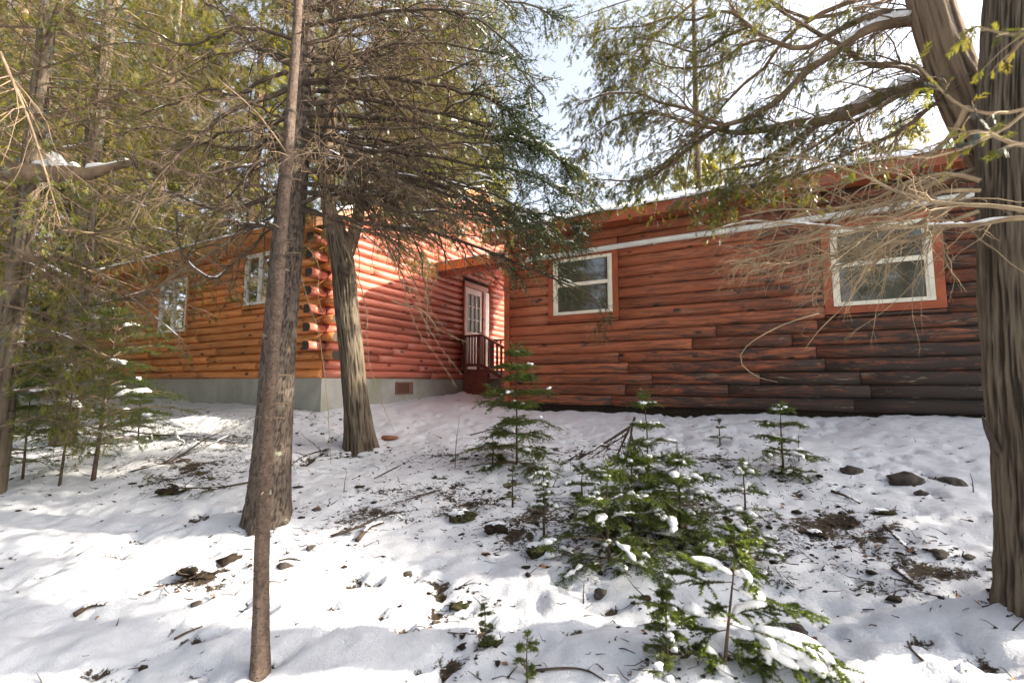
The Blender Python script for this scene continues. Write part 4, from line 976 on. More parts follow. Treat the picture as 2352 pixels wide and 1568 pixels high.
# close cedar sprays reaching in from a bough of the same tree
g = G(); gl = G()
near = [(path([(2420, 340), (2330, 330), (2240, 300), (2150, 330)], 1.0, 1.15), .006, .002), (path([(2430, 230), (2300, 260), (2200, 240), (2090, 130)], 1.2, 1.35), .006, .002), 
        (path([(2420, 200), (2300, 300), (2150, 360), (2030, 360), (1900, 390)], 1.25, 1.45), .006, .0015), (path([(2430, 60), (2330, 80), (2240, 60)], 1.0, 1.1), .006, .002)]
NP, NR = poly_set(near, 10); g.tubes(NP, NR, 5); n2_, nr2 = spawn(NP, NR, 7, .2, 1, .11, 45, .6, .3, .6, 5, .6, .003); g.tubes(n2_, nr2, 4)
part(g, 'near_boughs', M['twig_pale'], T5); sprays(gl, n2_, 3, .2, 1, .045, CED, .5); sprays(gl, NP, 4, .3, 1, .05, CED, .4); part(gl, 'near_sprays', M['cedar'], T5)

# ------------------------------------------------------------------ generic conifers
def conifer(th, base, H, r0, c0, Lmax, nb, mats, n2=8, n3=0, spray=.2, tpl=CED_S, per=3, lean=(0, 0), droop=.35, sides=14, leafprob=1.0, tmin=.3, bark_amp=.004, seed=1, snow=0, twig='twig_brown', azim=None, per_main=2):
    r = np.random.default_rng(seed); base = np.array(base, float)
    top = base + np.array([lean[0], lean[1], H]); mid = base + (top - base) * .5 + np.array([r.normal() * .08, r.normal() * .08, 0])
    tp = np.array([base - [0, 0, .3], base + (mid - base) * .5, mid, top])
    trunk_part(th, mats[0], tp, [r0 * 1.15, r0 * .95, r0 * .7, r0 * .12], sides, 50, bark_amp, 4, 2.5, seed, flare=.25, flare_h=.25)
    cl = resample(tp, 80); lst = []
    for k in range(nb):
        u = c0 + (.97 - c0) * (k + r.random()) / nb; c = cl[int(u * 79)]; a = r.uniform(0, 6.28) if azim is None else r.uniform(*azim)
        f = 1 - max(0, (u - .35) / .65) ** 1.3 * .85; L = Lmax * f * r.uniform(.6, 1.1); d = np.array([math.cos(a), math.sin(a), 0]); e = r.uniform(-.25, .15) + .25 * u
        lst.append((np.array([c, c + d * L * .35 + [0, 0, e * L * .35], c + d * L * .7 + [0, 0, e * L * .5 - droop * L * .15], c + d * L + [0, 0, e * L * .5 - droop * L * .35]]), max(.006, r0 * .16 * f), .003))
    Bp, Br = poly_set(lst, 8); g = G(); g.tubes(Bp, Br, 5, cap=False)
    s2, sr2 = spawn(Bp, Br, n2, .15, 1, Lmax * .38, 45, .4, .3, .5, 5, .5, .01, rmin=.002); g.tubes(s2, sr2, 3, cap=False)
    last = s2
    if n3: s3, sr3 = spawn(s2, sr2, n3, .2, 1, Lmax * .14, 42, .4, .35, .4, 3, .55, .004, rmin=.0014); g.tubes(s3, sr3, 3, cap=False); last = s3
    part(g, 'branches', M[twig], th)
    g = G(); k = last[rng.random(len(last)) < leafprob]; sprays(g, k, per, tmin, 1, spray, tpl, .3); sprays(g, Bp, per_main, .6, 1, spray, tpl, .3)
    part(g, 'foliage', mats[1], th)
    if snow:
        g = G(); snow_on(g, Bp, Br, snow, .2, .012, 1.2); part(g, 'snow', M['snow'], th)
def clone(src, loc, rz, sc, label, group=None):
    o = src.copy(); C.objects.link(o); o.location = tuple(map(float, loc)); o.rotation_euler = (0, 0, rz); o.scale = (sc, sc, sc); o['label'] = label
    if group: o['group'] = group
    for ch in list(src.children):
        c = ch.copy(); C.objects.link(c); c.parent = o
    return o
def gz(x, y): return float(height(np.array([x]), np.array([y]))[0])

# two cedar trunks at the left
x7, y7 = P(2, 900, 4.6)[:2]; b7 = (x7, y7, gz(x7, y7))
T7 = thing('cedar_tree', 'grey cedar trunk with many bare twigs at the wood edge, saplings before it', 'tree', b7)
conifer(T7, b7, 8.5, .092, .30, 2.6, 50, (M['bark_cedar'], M['cedar']), 14, 7, .085, CED_S, 3, (.1, .0), .4, 32, .5, .3, .006, 71)
x8, y8 = P(172, 700, 6.2)[:2]; b8 = (x8, y8, gz(x8, y8))
T8 = thing('cedar_tree', 'straight cedar with sunlit brown bark in front of the cabin end', 'tree', b8)
conifer(T8, b8, 10, .112, .30, 2.9, 64, (M['bark_cedar'], M['cedar']), 14, 7, .10, CED_S, 3, (.25, .1), .4, 32, .5, .3, .006, 72)
# long snowy limb reaching from the left trunk
lim = [br([(20, 395), (110, 398), (200, 400), (260, 384), (330, 372), (420, 398), (540, 420), (650, 432)], .075, .012, 4.55, 4.2), br([(10, 560), (90, 600), (200, 660), (300, 690), (420, 620), (560, 530), (660, 420)], .026, .006, 4.55, 4.1), br([(15, 600), (150, 590), (250, 640), (310, 690), (420, 780)], .02, .004, 4.5, 4.0),
       br([(180, 250), (300, 240), (420, 180), (520, 130), (640, 60)], .022, .005, 6.1, 5.5), br([(10, 250), (100, 265), (220, 235), (350, 190), (480, 120)], .02, .005, 4.5, 4.6), br([(0, 120), (60, 260), (100, 380), (140, 520)], .012, .004, 3.2, 3.3), br([(10, 700), (120, 720), (260, 690), (420, 640)], .014, .004, 4.5, 4.2), br([(0, 500), (180, 540), (330, 520), (480, 560)], .014, .004, 4.4, 4.2), br([(0, 790), (110, 780), (230, 740), (350, 720)], .012, .004, 4.3, 4.0),
       br([(0, 650), (100, 640), (230, 610), (360, 560), (470, 490)], .014, .004, 4.5, 4.6), br([(0, 850), (70, 830), (160, 820), (250, 850)], .012, .003, 4.3, 4.0), br([(0, 330), (150, 340), (300, 300), (430, 310)], .014, .004, 4.5, 4.3), br([(0, 180), (120, 150), (260, 100), (390, 110)], .014, .004, 4.5, 4.3),
       br([(0, 60), (120, 60), (260, 20), (380, 40)], .014, .004, 4.5, 4.6), br([(0, 450), (130, 470), (240, 450), (350, 480)], .014, .004, 4.5, 3.9), br([(0, 905), (90, 890), (180, 905), (270, 930)], .010, .003, 4.4, 4.0), br([(0, 980), (80, 960), (170, 975), (260, 1000)], .010, .003, 4.5, 4.1), br([(0, 740), (80, 750), (170, 780), (240, 820)], .010, .003, 4.4, 3.9), br([(0, 580), (80, 610), (150, 660), (200, 720)], .010, .003, 4.4, 3.9)]
LP, LR = poly_set(lim, 14); LR[0] = np.interp(np.linspace(0, 1, 14), [0, .22, .36, .5, 1], [.10, .09, .04, .03, .012])
g = G(); g.tubes(LP, LR, 9); q2, qr2 = spawn(LP, LR, 30, .1, 1, .7, 48, .3, .35, .4, 6, .5, .008, rmin=.0018); g.tubes(q2, qr2, 4); q3, qr3 = spawn(q2, qr2, 6, .2, 1, .24, 45, .4, .45, .3, 4, .5, .004, rmin=.0012); g.tubes(q3, qr3, 3, cap=False); part(g, 'low_boughs', M['twig_brown'], T7)
g = G(); u_ = q3[:, -1, 0] / q3[:, -1, 1] * 1045 + 1176; v_ = 878 - q3[:, -1, 2] / q3[:, -1, 1] * 1045; k = q3[rng.random(len(q3)) < np.where((v_ > 560) & (u_ > 260), .12, .5)]; sprays(g, k, 3, .3, 1, .075, CED_S, .4); part(g, 'low_sprays', M['cedar'], T7)
g = G(); snow_on(g, LP[[0, 0, 0]][:, :7], LR[[0, 0, 0]][:, :7], 2, .35, .02, .6, up=1.6); snow_on(g, LP, LR, 2, .1, .006, .9); part(g, 'snow', M['snow'], T7)

# background forest: three source trees, the rest are copies
proto = []
for k, (H, L, nb, sp) in enumerate(((10, 2.4, 84, .22), (12, 2.7, 96, .24), (8, 2.1, 70, .21))):
    x, y = ((-11.2, 8.0), (-13.5, 14.5), (-7.6, 21.5))[k]
    th = thing('background_cedar', ('cedar with yellow green crown growing left of the log cabin', 'tall cedar rising far behind the log cabin, left end', 'bushy cedar behind the middle of the log cabin roof')[k], 'tree', (x, y, gz(x, y)), 0, 'trees of the wood')
    conifer(th, (x, y, gz(x, y)), H, .14, .1, L, nb, (M['bark_warm'], M['cedar_bg']), 15, 0, sp, CED_S, 10, (0, 0), .4, 10, 1, .25, .003, 80 + k, per_main=10)
    proto.append(th)
spots = [(-8.6, 6.2, 0, .8), (-13.2, 9.2, 1, .9), (-15, 10, 0, 1.1), (-15.2, 13.2, 2, 1.9), (-17, 15, 1, 1.7), (-11.4, 19.4, 0, 1.9), (-15.5, 20, 1, 1.7), (-4.6, 24.5, 1, 1.7), (-1.8, 27, 0, 1.6), (5.0, 22, 2, 1.2), (-20, 24, 1, 1.9), (-7, 28, 1, 2.0), (10, 21, 1, 1.0), (15, 17, 0, 1.1), (-10, 4.5, 2, .7),
         (-8.5, -8, 0, 1.0), (-3, -12, 1, 1.0), (9, -9, 2, 1.2), (-12, -3, 1, .9), (-13, 2, 0, .9), (3, -15, 0, 1.3),
         (1.2, -7.5, 0, 1.0), (4.4, -9.5, 1, 1.0), (-13.5, 5.5, 0, 1.0), (-9.2, 21.4, 1, 1.6), (-5.0, 20.6, 2, 1.9), (-2.6, 21.5, 0, 1.5), (-13.6, 17.4, 2, 2.0), (7.5, 18, 0, 1.0), (-10, -1.2, 2, 1.0)]
where = ['growing at the left edge of the wood', 'in the left wood behind the first row', 'deep in the left wood', 'behind the left end of the orange wall', 'far left beyond the cabin', 'behind the log cabin ridge', 'far behind the orange cabin', 'behind the gap between both cabins', 'beyond the porch roof', 'behind the siding cabin roof', 'at the far left rim of the wood', 'far behind the porch', 'beyond the right cabin end', 'at the far right behind the siding cabin', 'low beside the saplings at the left',
         'in the wood opposite the orange wall', 'in the wood facing the log cabin corner', 'in the wood facing the siding cabin windows', 'left of the clearing', 'far left of the two taller saplings', 'deep in the wood facing the siding cabin',
         'in the wood facing the porch', 'in the wood facing the weathered siding', 'in shade at the left wood edge', 'behind the orange roof, left of its middle', 'behind the orange roof middle', 'behind the gable peak', 'far behind the left cabin end', 'behind the siding cabin ridge', 'in the wood left of the clearing, facing the left siding window']
r = np.random.default_rng(9)
for (x, y, k, s), wh in zip(spots, where): clone(proto[k], (x, y, gz(x, y) - .05), r.uniform(0, 6.28), s, 'added unseen shade cedar ' + wh)
# unseen trees added on the right to throw dappled shade over the clearing
for (x, y, k, s, wh) in ((10.5, 4.4, 0, .8, 'past the end of the siding cabin'), (9.3, 5.6, 2, .8, 'low beside the far end of the siding cabin'), (13, 3.6, 1, .72, 'second tree past the siding cabin'), (16, 4.8, 1, .85, 'far past the end of the siding cabin'), (12.5, 5.6, 0, .85, 'behind the first tree past the siding cabin'), (19, 2.2, 1, .8, 'tall slim tree far past the siding cabin'), (15, .6, 2, .9, 'right of the clearing, far from both cabins'), (22, 3.4, 1, 1.0, 'deep in the wood on the right')):
    clone(proto[k], (x, y, gz(x, y) - .05), r.uniform(0, 6.28), s, 'added unseen shade cedar ' + wh)
# slim bare trunk against the sky behind the siding cabin
x, y = P(1608, 500, 13)[:2]
th = thing('bare_trunk', 'slim bare trunk rising behind the siding cabin roof', 'tree', (x, y, gz(x, y)))
trunk_part(th, M['bark_spruce'], [(x, y, gz(x, y) - .2), (x + .03, y, 3), (x, y, 7), (x + .05, y, 12)], [.13, .11, .09, .05], 10, 40, .004, 4, 3, 91)
g = G(); st = [([np.array([x, y, 3 + k * .33]), np.array([x, y, 3 + k * .33]) + np.array([math.cos(k * 2.4), math.sin(k * 2.4), -.2]) * (.25 + .3 * (k % 3))], .012, .003) for k in range(22)]
sp_, sr_ = poly_set(st, 4); g.tubes(sp_, sr_, 4); part(g, 'branches', M['twig_dark'], th)

# ------------------------------------------------------------------ small firs
def fir(label, base, H, spread, whorls, per, snow=.3, z0=.12, lean=(0, 0), nl=.016, nw=.003, dens=220, seed=1, boughs=None, r0=.012, mat='fir', dead=0, name='fir_sapling', group=None, low_bare=0, twn=9, sub=4):
    r = np.random.default_rng(seed); base = np.array(base, float); th = thing(name, label, 'fir', base, 0, group)
    top = base + np.array([lean[0], lean[1], H]); sp = resample(np.array([base - [0, 0, .08], base + (top - base) * .5 + [r.normal() * .01, r.normal() * .01, 0], top]), 14)
    g = G(); g.tubes(sp, np.linspace(r0, .0018, 14), 9); part(g, 'trunk', M['bark_thin'], th)
    lst = []
    if boughs is None:
        for w_ in range(whorls):
            u = z0 + (1 - z0) * (w_ + .25 * r.random()) / whorls
            for q in range(per):
                c = sp[min(13, int(u * 13))] + (sp[min(13, int(u * 13) + 1)] - sp[min(13, int(u * 13))]) * (u * 13 % 1); a = q * 6.28 / per + r.uniform(-.9, .9) + w_ * 1.3
                L = spread * max(.10, (1 - u) ** .75) * r.uniform(.4, 1.25); d = np.array([math.cos(a), math.sin(a), 0]); e = -.1 + .8 * u
                lst.append((np.array([c, c + d * L * .4 + [0, 0, e * L * .45], c + d * L * .75 + [0, 0, e * L * .6 - .04 * L], c + d * L + [0, 0, e * L * .65 - .12 * L]]), r0 * .4, .0012))
        lst.append((np.array([sp[-3], sp[-2], sp[-1]]), .002, .001))
    else: lst = boughs
    Bp, Br = poly_set(lst, 9); g = G(); g.tubes(Bp, Br, 5)
    Lb = np.linalg.norm(Bp[:, -1] - Bp[:, 0], axis=1)
    s2, sr2 = spawn(Bp, Br, int(twn * 1.5), .15, .97, Lb * .46, 46, .12, .12, .8, 5, .6, .003, rmin=.0009); g.tubes(s2, sr2, 3)
    s3, sr3 = spawn(s2, sr2, sub, .2, .9, .065 * spread / .35, 45, .1, .12, .85, 4, .7, .002, rmin=.0008)
    part(g, 'branches', M['twig_brown'], th)
    g = G(); dens = dens * 1.5; nw = nw * 1.3
    if low_bare: keep = s2[:, 0, 2] > base[2] + H * low_bare; needles(g, s2[keep], dens, nl, nw); needles(g, s3[(s3[:, 0, 2] > base[2] + H * low_bare)], dens, nl, nw); needles(g, Bp[Bp[:, 0, 2] > base[2] + H * low_bare], dens, nl, nw, .25)
    else: needles(g, s2, dens, nl, nw); needles(g, s3, dens, nl, nw); needles(g, Bp, dens, nl, nw, .12)
    part(g, 'foliage', M[mat], th)
    if snow:
        g = G(); sel = r.random(len(Bp)) < snow; b = Bp[sel]; snow_on(g, b, np.full(b.shape[:2], .006), 1, .6, .014 + .018 * spread, 1.2)
        sel2 = r.random(len(s2)) < snow * .12; b = s2[sel2]; snow_on(g, b, np.full(b.shape[:2], .003), 1, .7, .009 + .016 * spread, 1.1)
        part(g, 'snow', M['snow'], th)
    return th
# foreground fir, its boughs traced
bf = ground(1657, 1540); zf = bf[1]
def c1(l): return [(1450 + .25 * a, 1176 + .25 * b) for a, b in l]
def fb(l, r0, dz): return (path(c1(l), zf + .02, zf + .05 + dz * .45), r0, .0012)
fbo = [fb([(940, 420), (945, 300), (948, 175)], .003, -.02), fb([(940, 300), (830, 260), (720, 220)], .002, .05), fb([(940, 300), (1040, 275), (1140, 258)], .002, -.05), fb([(940, 310), (990, 350), (1010, 390)], .002, -.12),
       fb([(925, 580), (800, 510), (650, 460), (550, 425), (420, 370)], .003, -.12), fb([(925, 440), (780, 425), (600, 340)], .002, .08), fb([(930, 570), (1020, 590), (1090, 660), (1105, 715)], .0025, -.12),
       fb([(915, 690), (1050, 745), (1180, 795), (1350, 840), (1660, 935)], .003, -.06), fb([(905, 860), (830, 880), (760, 890)], .003, -.1), fb([(880, 1000), (740, 970), (520, 910), (300, 880), (80, 775)], .0035, -.05),
       fb([(900, 1020), (1100, 1085), (1350, 1140), (1600, 1210), (1750, 1300), (1870, 1450)], .004, -.18), fb([(1130, 1085), (1230, 1230), (1400, 1370), (1560, 1460)], .003, -.25), fb([(1400, 1150), (1550, 1300), (1780, 1540)], .003, -.25), fb([(1600, 1210), (1850, 1340), (2140, 1490)], .003, -.1),
       fb([(870, 1080), (700, 1100), (560, 1050), (370, 990)], .003, .1), fb([(870, 1260), (1030, 1360), (1180, 1470), (1300, 1560)], .0035, -.1), fb([(830, 1390), (740, 1320), (660, 1250)], .003, -.1), fb([(740, 1310), (860, 1500), (960, 1580)], .003, -.2),
       fb([(870, 1120), (1000, 1200), (1150, 1215)], .003, -.18), fb([(880, 1020), (1000, 900), (1300, 880)], .0025, .2), fb([(925, 640), (700, 640), (500, 560), (420, 530)], .0025, .12), fb([(935, 520), (1050, 540), (1160, 560)], .002, .15), fb([(850, 1300), (1300, 1400), (1600, 1540), (1700, 1600)], .003, -.1), fb([(840, 1330), (700, 1480), (650, 1580)], .003, -.1), fb([(1350, 1150), (1250, 1300), (1300, 1450)], .0025, -.2)]
top = P(*c1([(945, 300)])[0], zf + .02)
F1 = fir('bright green fir sapling with thick snow lumps on its lowest boughs', bf, top[2] - bf[2], .5, 0, 0, 0, boughs=fbo, lean=(top[0] - bf[0], 0), nl=.016, nw=.003, dens=900, seed=2, r0=.010, twn=6, sub=2)
g = G(); Fp, Fr = poly_set(fbo, 14)
def lump(idx, a, b, wd, K=16):
    for q in (idx if isinstance(idx, (list, tuple)) else [idx]):
        t = np.linspace(a, b, K); p, _, _ = lerp_poly(Fp, Fr, np.full(K, q), t); e = np.sin(np.pi * np.linspace(.03, .97, K)) ** .4
        w_ = 1.3 * wd * e * (1 + .3 * vnoise(np.c_[np.linspace(0, 5, K) + q * 9, np.zeros(K), np.zeros(K)], q)); p = p + np.array([0, 0, 1.]) * (w_ * .55)[:, None]; g.tubes(p, w_, 12, .8)
lump(4, .02, .75, .017); lump(6, .1, .95, .017); lump(7, .1, .42, .020); lump(9, .05, .2, .016); lump(9, .22, .5, .022); lump(10, .02, .22, .009); lump(10, .24, .98, .027); lump(11, 0, .95, .026); lump(12, .05, .97, .034); lump(16, .1, .9, .016); lump(17, 0, .95, .020); lump(19, .2, .9, .020); lump(24, .2, .9, .018); lump(13, .3, .42, .010); lump(22, .4, .8, .016)
for (a, b) in ((1500, 1300), (1620, 1380), (1450, 1250), (1680, 1450), (1560, 1420), (1400, 1290)):
    p = P(*c1([(a, b)])[0], zf - .03); g.tubes(np.array([p + [-.05, 0, .02], p + [-.02, 0, .025], p + [.02, -.01, .015], p + [.06, -.02, -.01]]), np.array([.012, .03, .034, .012]), 12, .75)
part(g, 'snow_lumps', M['snow'], F1)

FB = 'small firs on the bank'
def gf(x, y): return ground(x, y)
bb = gf(1187, 1066); fir('dark fir sapling in front of the porch steps with a pointed top', bb, 270 * pxm(bb[1]), .72, 9, 8, .10, seed=11, dens=110, nw=.005, nl=.022, r0=.014, z0=.06)
bb = gf(1800, 1080); fir('small fir with a snow capped top below the siding wall', bb, 150 * pxm(bb[1]), .42, 5, 6, .5, seed=12, dens=190, nw=.004, nl=.016)
bb = gf(1483, 1130); fir('tall thin fir sapling beside the heap of broken sticks', bb, 225 * pxm(bb[1]), .46, 5, 5, .4, seed=13, dens=180, nw=.004)
bb = gf(1560, 1215); fir('leafy snow laden fir in the middle of the fir clump', bb, 165 * pxm(bb[1]), .60, 5, 7, .55, seed=14, dens=230, nw=.004)
bb = gf(1400, 1290); fir('sprawling fir with a snow cushion at the lower side of the clump', bb, 210 * pxm(bb[1]), .50, 5, 6, .5, seed=15, dens=230, nw=.0038)
bb = gf(1455, 1225); fir('dark green fir deep inside the fir clump', bb, 180 * pxm(bb[1]), .58, 5, 7, .3, seed=16, dens=230, nw=.004)
bb = gf(1712, 1235); fir('open fir sapling with snowy drooping arms right of the clump', bb, 170 * pxm(bb[1]), .40, 4, 5, .6, seed=17, dens=150, nw=.003)
bb = gf(1720, 1310); fir('low dark fir half buried below the drooping fir', bb, 110 * pxm(bb[1]), .26, 3, 6, .7, seed=27, dens=220, nw=.0035)
bb = gf(1250, 1232); fir('thin stemmed fir seedling carrying one snow lump', bb, 150 * pxm(bb[1]), .2, 4, 4, .5, seed=18, dens=180, nw=.003, z0=.5)
bb = gf(1340, 1160); fir('ragged little fir at the left rim of the clump', bb, 90 * pxm(bb[1]), .25, 4, 5, .5, seed=28, dens=180, nw=.0035)
bb = gf(1178, 1165); fir('nearly bare fir seedling below the porch fir', bb, 90 * pxm(bb[1]), .16, 4, 4, .1, seed=29, dens=80, nw=.003)
bb = gf(1537, 1545); fir('dull green fir seedling left of the bright fir', bb, 190 * pxm(bb[1]), .17, 5, 5, .15, seed=19, dens=420, nw=.002, nl=.013, r0=.006)
bb = gf(1212, 1575); fir('sparse fir seedling with thin side twigs in open snow', bb, 105 * pxm(bb[1]), .13, 3, 4, .0, seed=20, dens=330, nw=.0018, nl=.013, r0=.005)
bb = gf(1112, 1490); fir('tiny fir seedling leaning over a mossy lump', bb, 95 * pxm(bb[1]), .09, 4, 3, .0, seed=21, dens=380, nw=.0018, nl=.012, r0=.004)
bb = gf(1655, 1020); fir('wispy fir seedling standing before the siding wall', bb, 55 * pxm(bb[1]), .16, 3, 4, .3, seed=22, dens=150, nw=.004)
bb = gf(1130, 1070); fir('little fir shoot left of the porch fir', bb, 70 * pxm(bb[1]), .2, 3, 5, .15, seed=24, dens=150, nw=.004)
# the two taller saplings on the left
bb = gf(213, 1102); fir('slender fir sapling with bright lit boughs before the orange wall', bb, 400 * pxm(bb[1]), 1.35, 9, 5, .10, z0=.30, lean=(.10, .05), seed=31, dens=110, nw=.0045, nl=.019, r0=.024, name='fir_tree', twn=7)
bb = gf(136, 1114); fir('thinner fir sapling left of the slender lit one', bb, 330 * pxm(bb[1]), 1.0, 8, 5, .12, z0=.34, lean=(.03, .03), seed=32, dens=85, nw=.0045, nl=.018, r0=.015, name='fir_tree', twn=7)
bb = gf(52, 1100); fir('short fir sapling at the foot of the grey cedar trunk', bb, 230 * pxm(bb[1]), .9, 7, 5, .12, z0=.2, seed=33, dens=110, nw=.0045, nl=.018, r0=.014, name='fir_tree', twn=7)
bb = gf(318, 1010); fir('low fir sapling with drooping boughs under the orange wall', bb, 120 * pxm(bb[1]), .75, 5, 5, .15, z0=.15, seed=34, dens=90, nw=.005, nl=.02, r0=.012, name='fir_tree', twn=7)
# dead brush low on the left bank
def brush(label, pts, Zs, n, L, seed, name='fallen_branch', mat='twig_dark', snow=3, leaf=0):
    a = np.array([ground(*p) for p in pts]); a[:, 2] += np.linspace(.01, .05, len(a)); base = a[0]
    th = thing(name, label, 'branch', base); Bp, Br = poly_set([(a, .011, .003)], 10); g = G(); g.tubes(Bp, Br, 6)
    s2, sr2 = spawn(Bp, Br, n, .1, 1, L, 45, -.05, .3, .6, 6, .5, .005, rmin=.0016); g.tubes(s2, sr2, 4); s3, sr3 = spawn(s2, sr2, 5, .2, 1, L * .35, 42, .1, .4, .5, 4, .6, .003, rmin=.0012); g.tubes(s3, sr3, 3)
    part(g, 'twigs', M[mat], th)
    if leaf: g = G(); sprays(g, s3, leaf, .4, 1, .06, CED_S, .2); part(g, 'leaves', M['cedar'], th)
    if snow: g = G(); snow_on(g, s2, sr2, 1, .4, .006, 1.3); part(g, 'snow', M['snow'], th)
brush('long fallen cedar branch with dry sprays left of the big spruce', [(300, 1085), (400, 1060), (480, 1010), (560, 980)], 0, 26, .6, 1, leaf=1)
brush('fallen branch with snowy side twigs under the orange wall', [(250, 985), (340, 1000), (450, 1010), (560, 1030)], 0, 22, .6, 2, leaf=1)
brush('dark fallen branch running from the big spruce to the left', [(570, 1110), (500, 1125), (430, 1130), (360, 1135)], 0, 18, .5, 3, leaf=2)
brush('twiggy branch lying between spruce and corner cedar', [(800, 1030), (740, 1040), (690, 1060), (660, 1090)], 0, 18, .45, 4)
brush('broken branch lying on the slope below the gable wall', [(760, 1235), (830, 1215), (880, 1195), (930, 1190)], 0, 12, .25, 5)
brush('dry branch with twigs on the open slope', [(1000, 1130), (950, 1150), (900, 1170)], 0, 10, .22, 6)
brush('dry twig tangle below the fir with pointed top', [(1060, 1175), (1110, 1165), (1140, 1170)], 0, 12, .2, 7)
# heap of broken sticks
bh = ground(1420, 1070); th = thing('stick_heap', 'heap of broken snow dusted sticks leaning together left of a thin fir', 'sticks', bh)
g = G(); gs = G(); lst = []
Zh = bh[1]
for pts, r0 in (([(1458, 958), (1450, 1000), (1475, 1065)], .014), ([(1455, 975), (1400, 1010), (1335, 1050)], .016), ([(1440, 995), (1395, 1025), (1350, 1055)], .012), ([(1445, 985), (1420, 1040), (1405, 1085)], .013), ([(1450, 1000), (1440, 1050), (1440, 1100)], .01), ([(1325, 1045), (1290, 1065)], .008), ([(1420, 1060), (1380, 1080), (1340, 1090)], .01), ([(1430, 1050), (1400, 1090), (1395, 1105)], .009), ([(1460, 1010), (1480, 1050)], .008)):
    lst.append((path(pts, Zh, Zh + rng.uniform(-.1, .1)), r0, r0 * .5))
sp_, sr_ = poly_set(lst, 7); g.tubes(sp_, sr_, 7); s2, sr2 = spawn(sp_, sr_, 7, .2, 1, .25, 45, .5, .3, .4, 5, .5, .005, rmin=.002); g.tubes(s2, sr2, 4)
part(g, 'sticks', M['twig_dark'], th); snow_on(gs, sp_, sr_, 2, .4, .008, 1.0); snow_on(gs, s2, sr2, 1, .5, .006, 1.4); part(gs, 'snow', M['snow'], th)

# ------------------------------------------------------------------ stones, mossy lumps, sticks, litter
def blob(name, label, catg, x, y, wpx, asp, mat, seed, group=None, sink=.45, rough=.28, cap=False):
    c = ground(x, y); wd = wpx * pxm(c[1]) / 2; n, m = (36, 18) if cap else (18, 10)
    th_ = np.linspace(0, math.pi, m); ph = np.arange(n) * 2 * math.pi / n
    TT, PP = np.meshgrid(th_, ph, indexing='ij'); d = np.stack([np.sin(TT) * np.cos(PP), np.sin(TT) * np.sin(PP), np.cos(TT)], -1)
    rr = 1 + rough * fbm(d * 1.4 + seed * 3.1, 3, seed) + (.22 * fbm(d * 6 + seed, 3, seed + 5) if cap else 0)
    V = d * rr[..., None] * np.array([wd, wd * .8, wd * asp])
    ids = np.arange(m * n).reshape(m, n); Q = np.stack([ids[:-1], ids[1:], np.roll(ids[1:], -1, 1), np.roll(ids[:-1], -1, 1)], -1).reshape(-1, 4)
    zc = c[2] + wd * asp * (1 - sink) * .4
    if not cap:
        o = mesh(name, V.reshape(-1, 3), Q, None, mat); o.location = (c[0], c[1], zc); o.rotation_euler = (0, 0, .3 * math.sin(seed * 1.7)); return tag(o, label, catg, group)
    th = thing(name, label, catg, (c[0], c[1], zc)); mesh('earth', V.reshape(-1, 3), Q, None, mat, th)
    V2 = d * (1 + .3 * fbm(d * 2.2 + seed * 1.3, 3, seed + 9))[..., None] * np.array([wd * .8, wd * .62, wd * asp * .62]) + np.array([wd * .22 * math.sin(seed), wd * .3, wd * asp * .62])
    mesh('snow', V2.reshape(-1, 3), Q, None, M['snow'], th)
    p0 = np.stack([np.array([math.cos(q * 2.4) * wd * .8, math.sin(q * 2.4) * wd * .6, 0]) for q in range(9)]); pe = p0 * 1.6 + np.c_[rng.normal(size=(9, 2)) * wd * .3, np.abs(rng.normal(size=9)) * wd * .5]
    g = G(); g.tubes(np.stack([p0 * .3, (p0 + pe) / 2 + rng.normal(size=(9, 3)) * wd * .08, pe], 1), np.tile(np.array([.004, .003, .0012]), (9, 1)), 4); o = g.out('twigs', M['twig_dark'], th); o['kind'] = 'stuff'
    return th
ST_ = [(2078, 1102, 88, .5, 'largest flat brown stone on the bank below the siding'), (1955, 1083, 44, .6, 'round stone left of the largest flat stone'), (2195, 1113, 58, .6, 'rounded stone nearest the massive cedar'), (2117, 1133, 30, .6, 'small stone just below the largest flat stone'),
       (2155, 1271, 40, .5, 'flat stone sunk in snow on the right slope'), (1830, 1447, 44, .6, 'grey stone behind the bright fir'), (1380, 1368, 34, .7, 'round brown stone in open snow below the fir clump'), (728, 1171, 22, .5, 'small round stone right of the big spruce'), (715, 1258, 24, .7, 'small grey stone on the slope by dark twigs'), (655, 1301, 36, .5, 'brown stone right of the slim fir trunk'),
       (450, 1388, 26, .6, 'single grey stone in the open snow at the left'), (938, 1322, 22, .8, 'little upright stone amid thin grass stalks'), (1275, 1033, 26, .6, 'stone at the right foot of the porch fir'), (420, 1060, 40, .5, 'low stone among fallen branches on the left bank'), (2225, 1278, 24, .5, 'tiny stone right of the sunk flat stone'), (1000, 1431, 20, .6, 'pebble in the sunlit snow')]
for k, (x, y, w_, a, lb) in enumerate(ST_): blob('stone', lb, 'stone', x, y, w_ * .95, a, M['rock'], k + 1, sink=1.5, rough=.4)
blob('bark_slab', 'flat rusty brown slab lying in snow near the corner cedar', 'stone', 895, 1008, 38, .3, M['rust_rock'], 40)
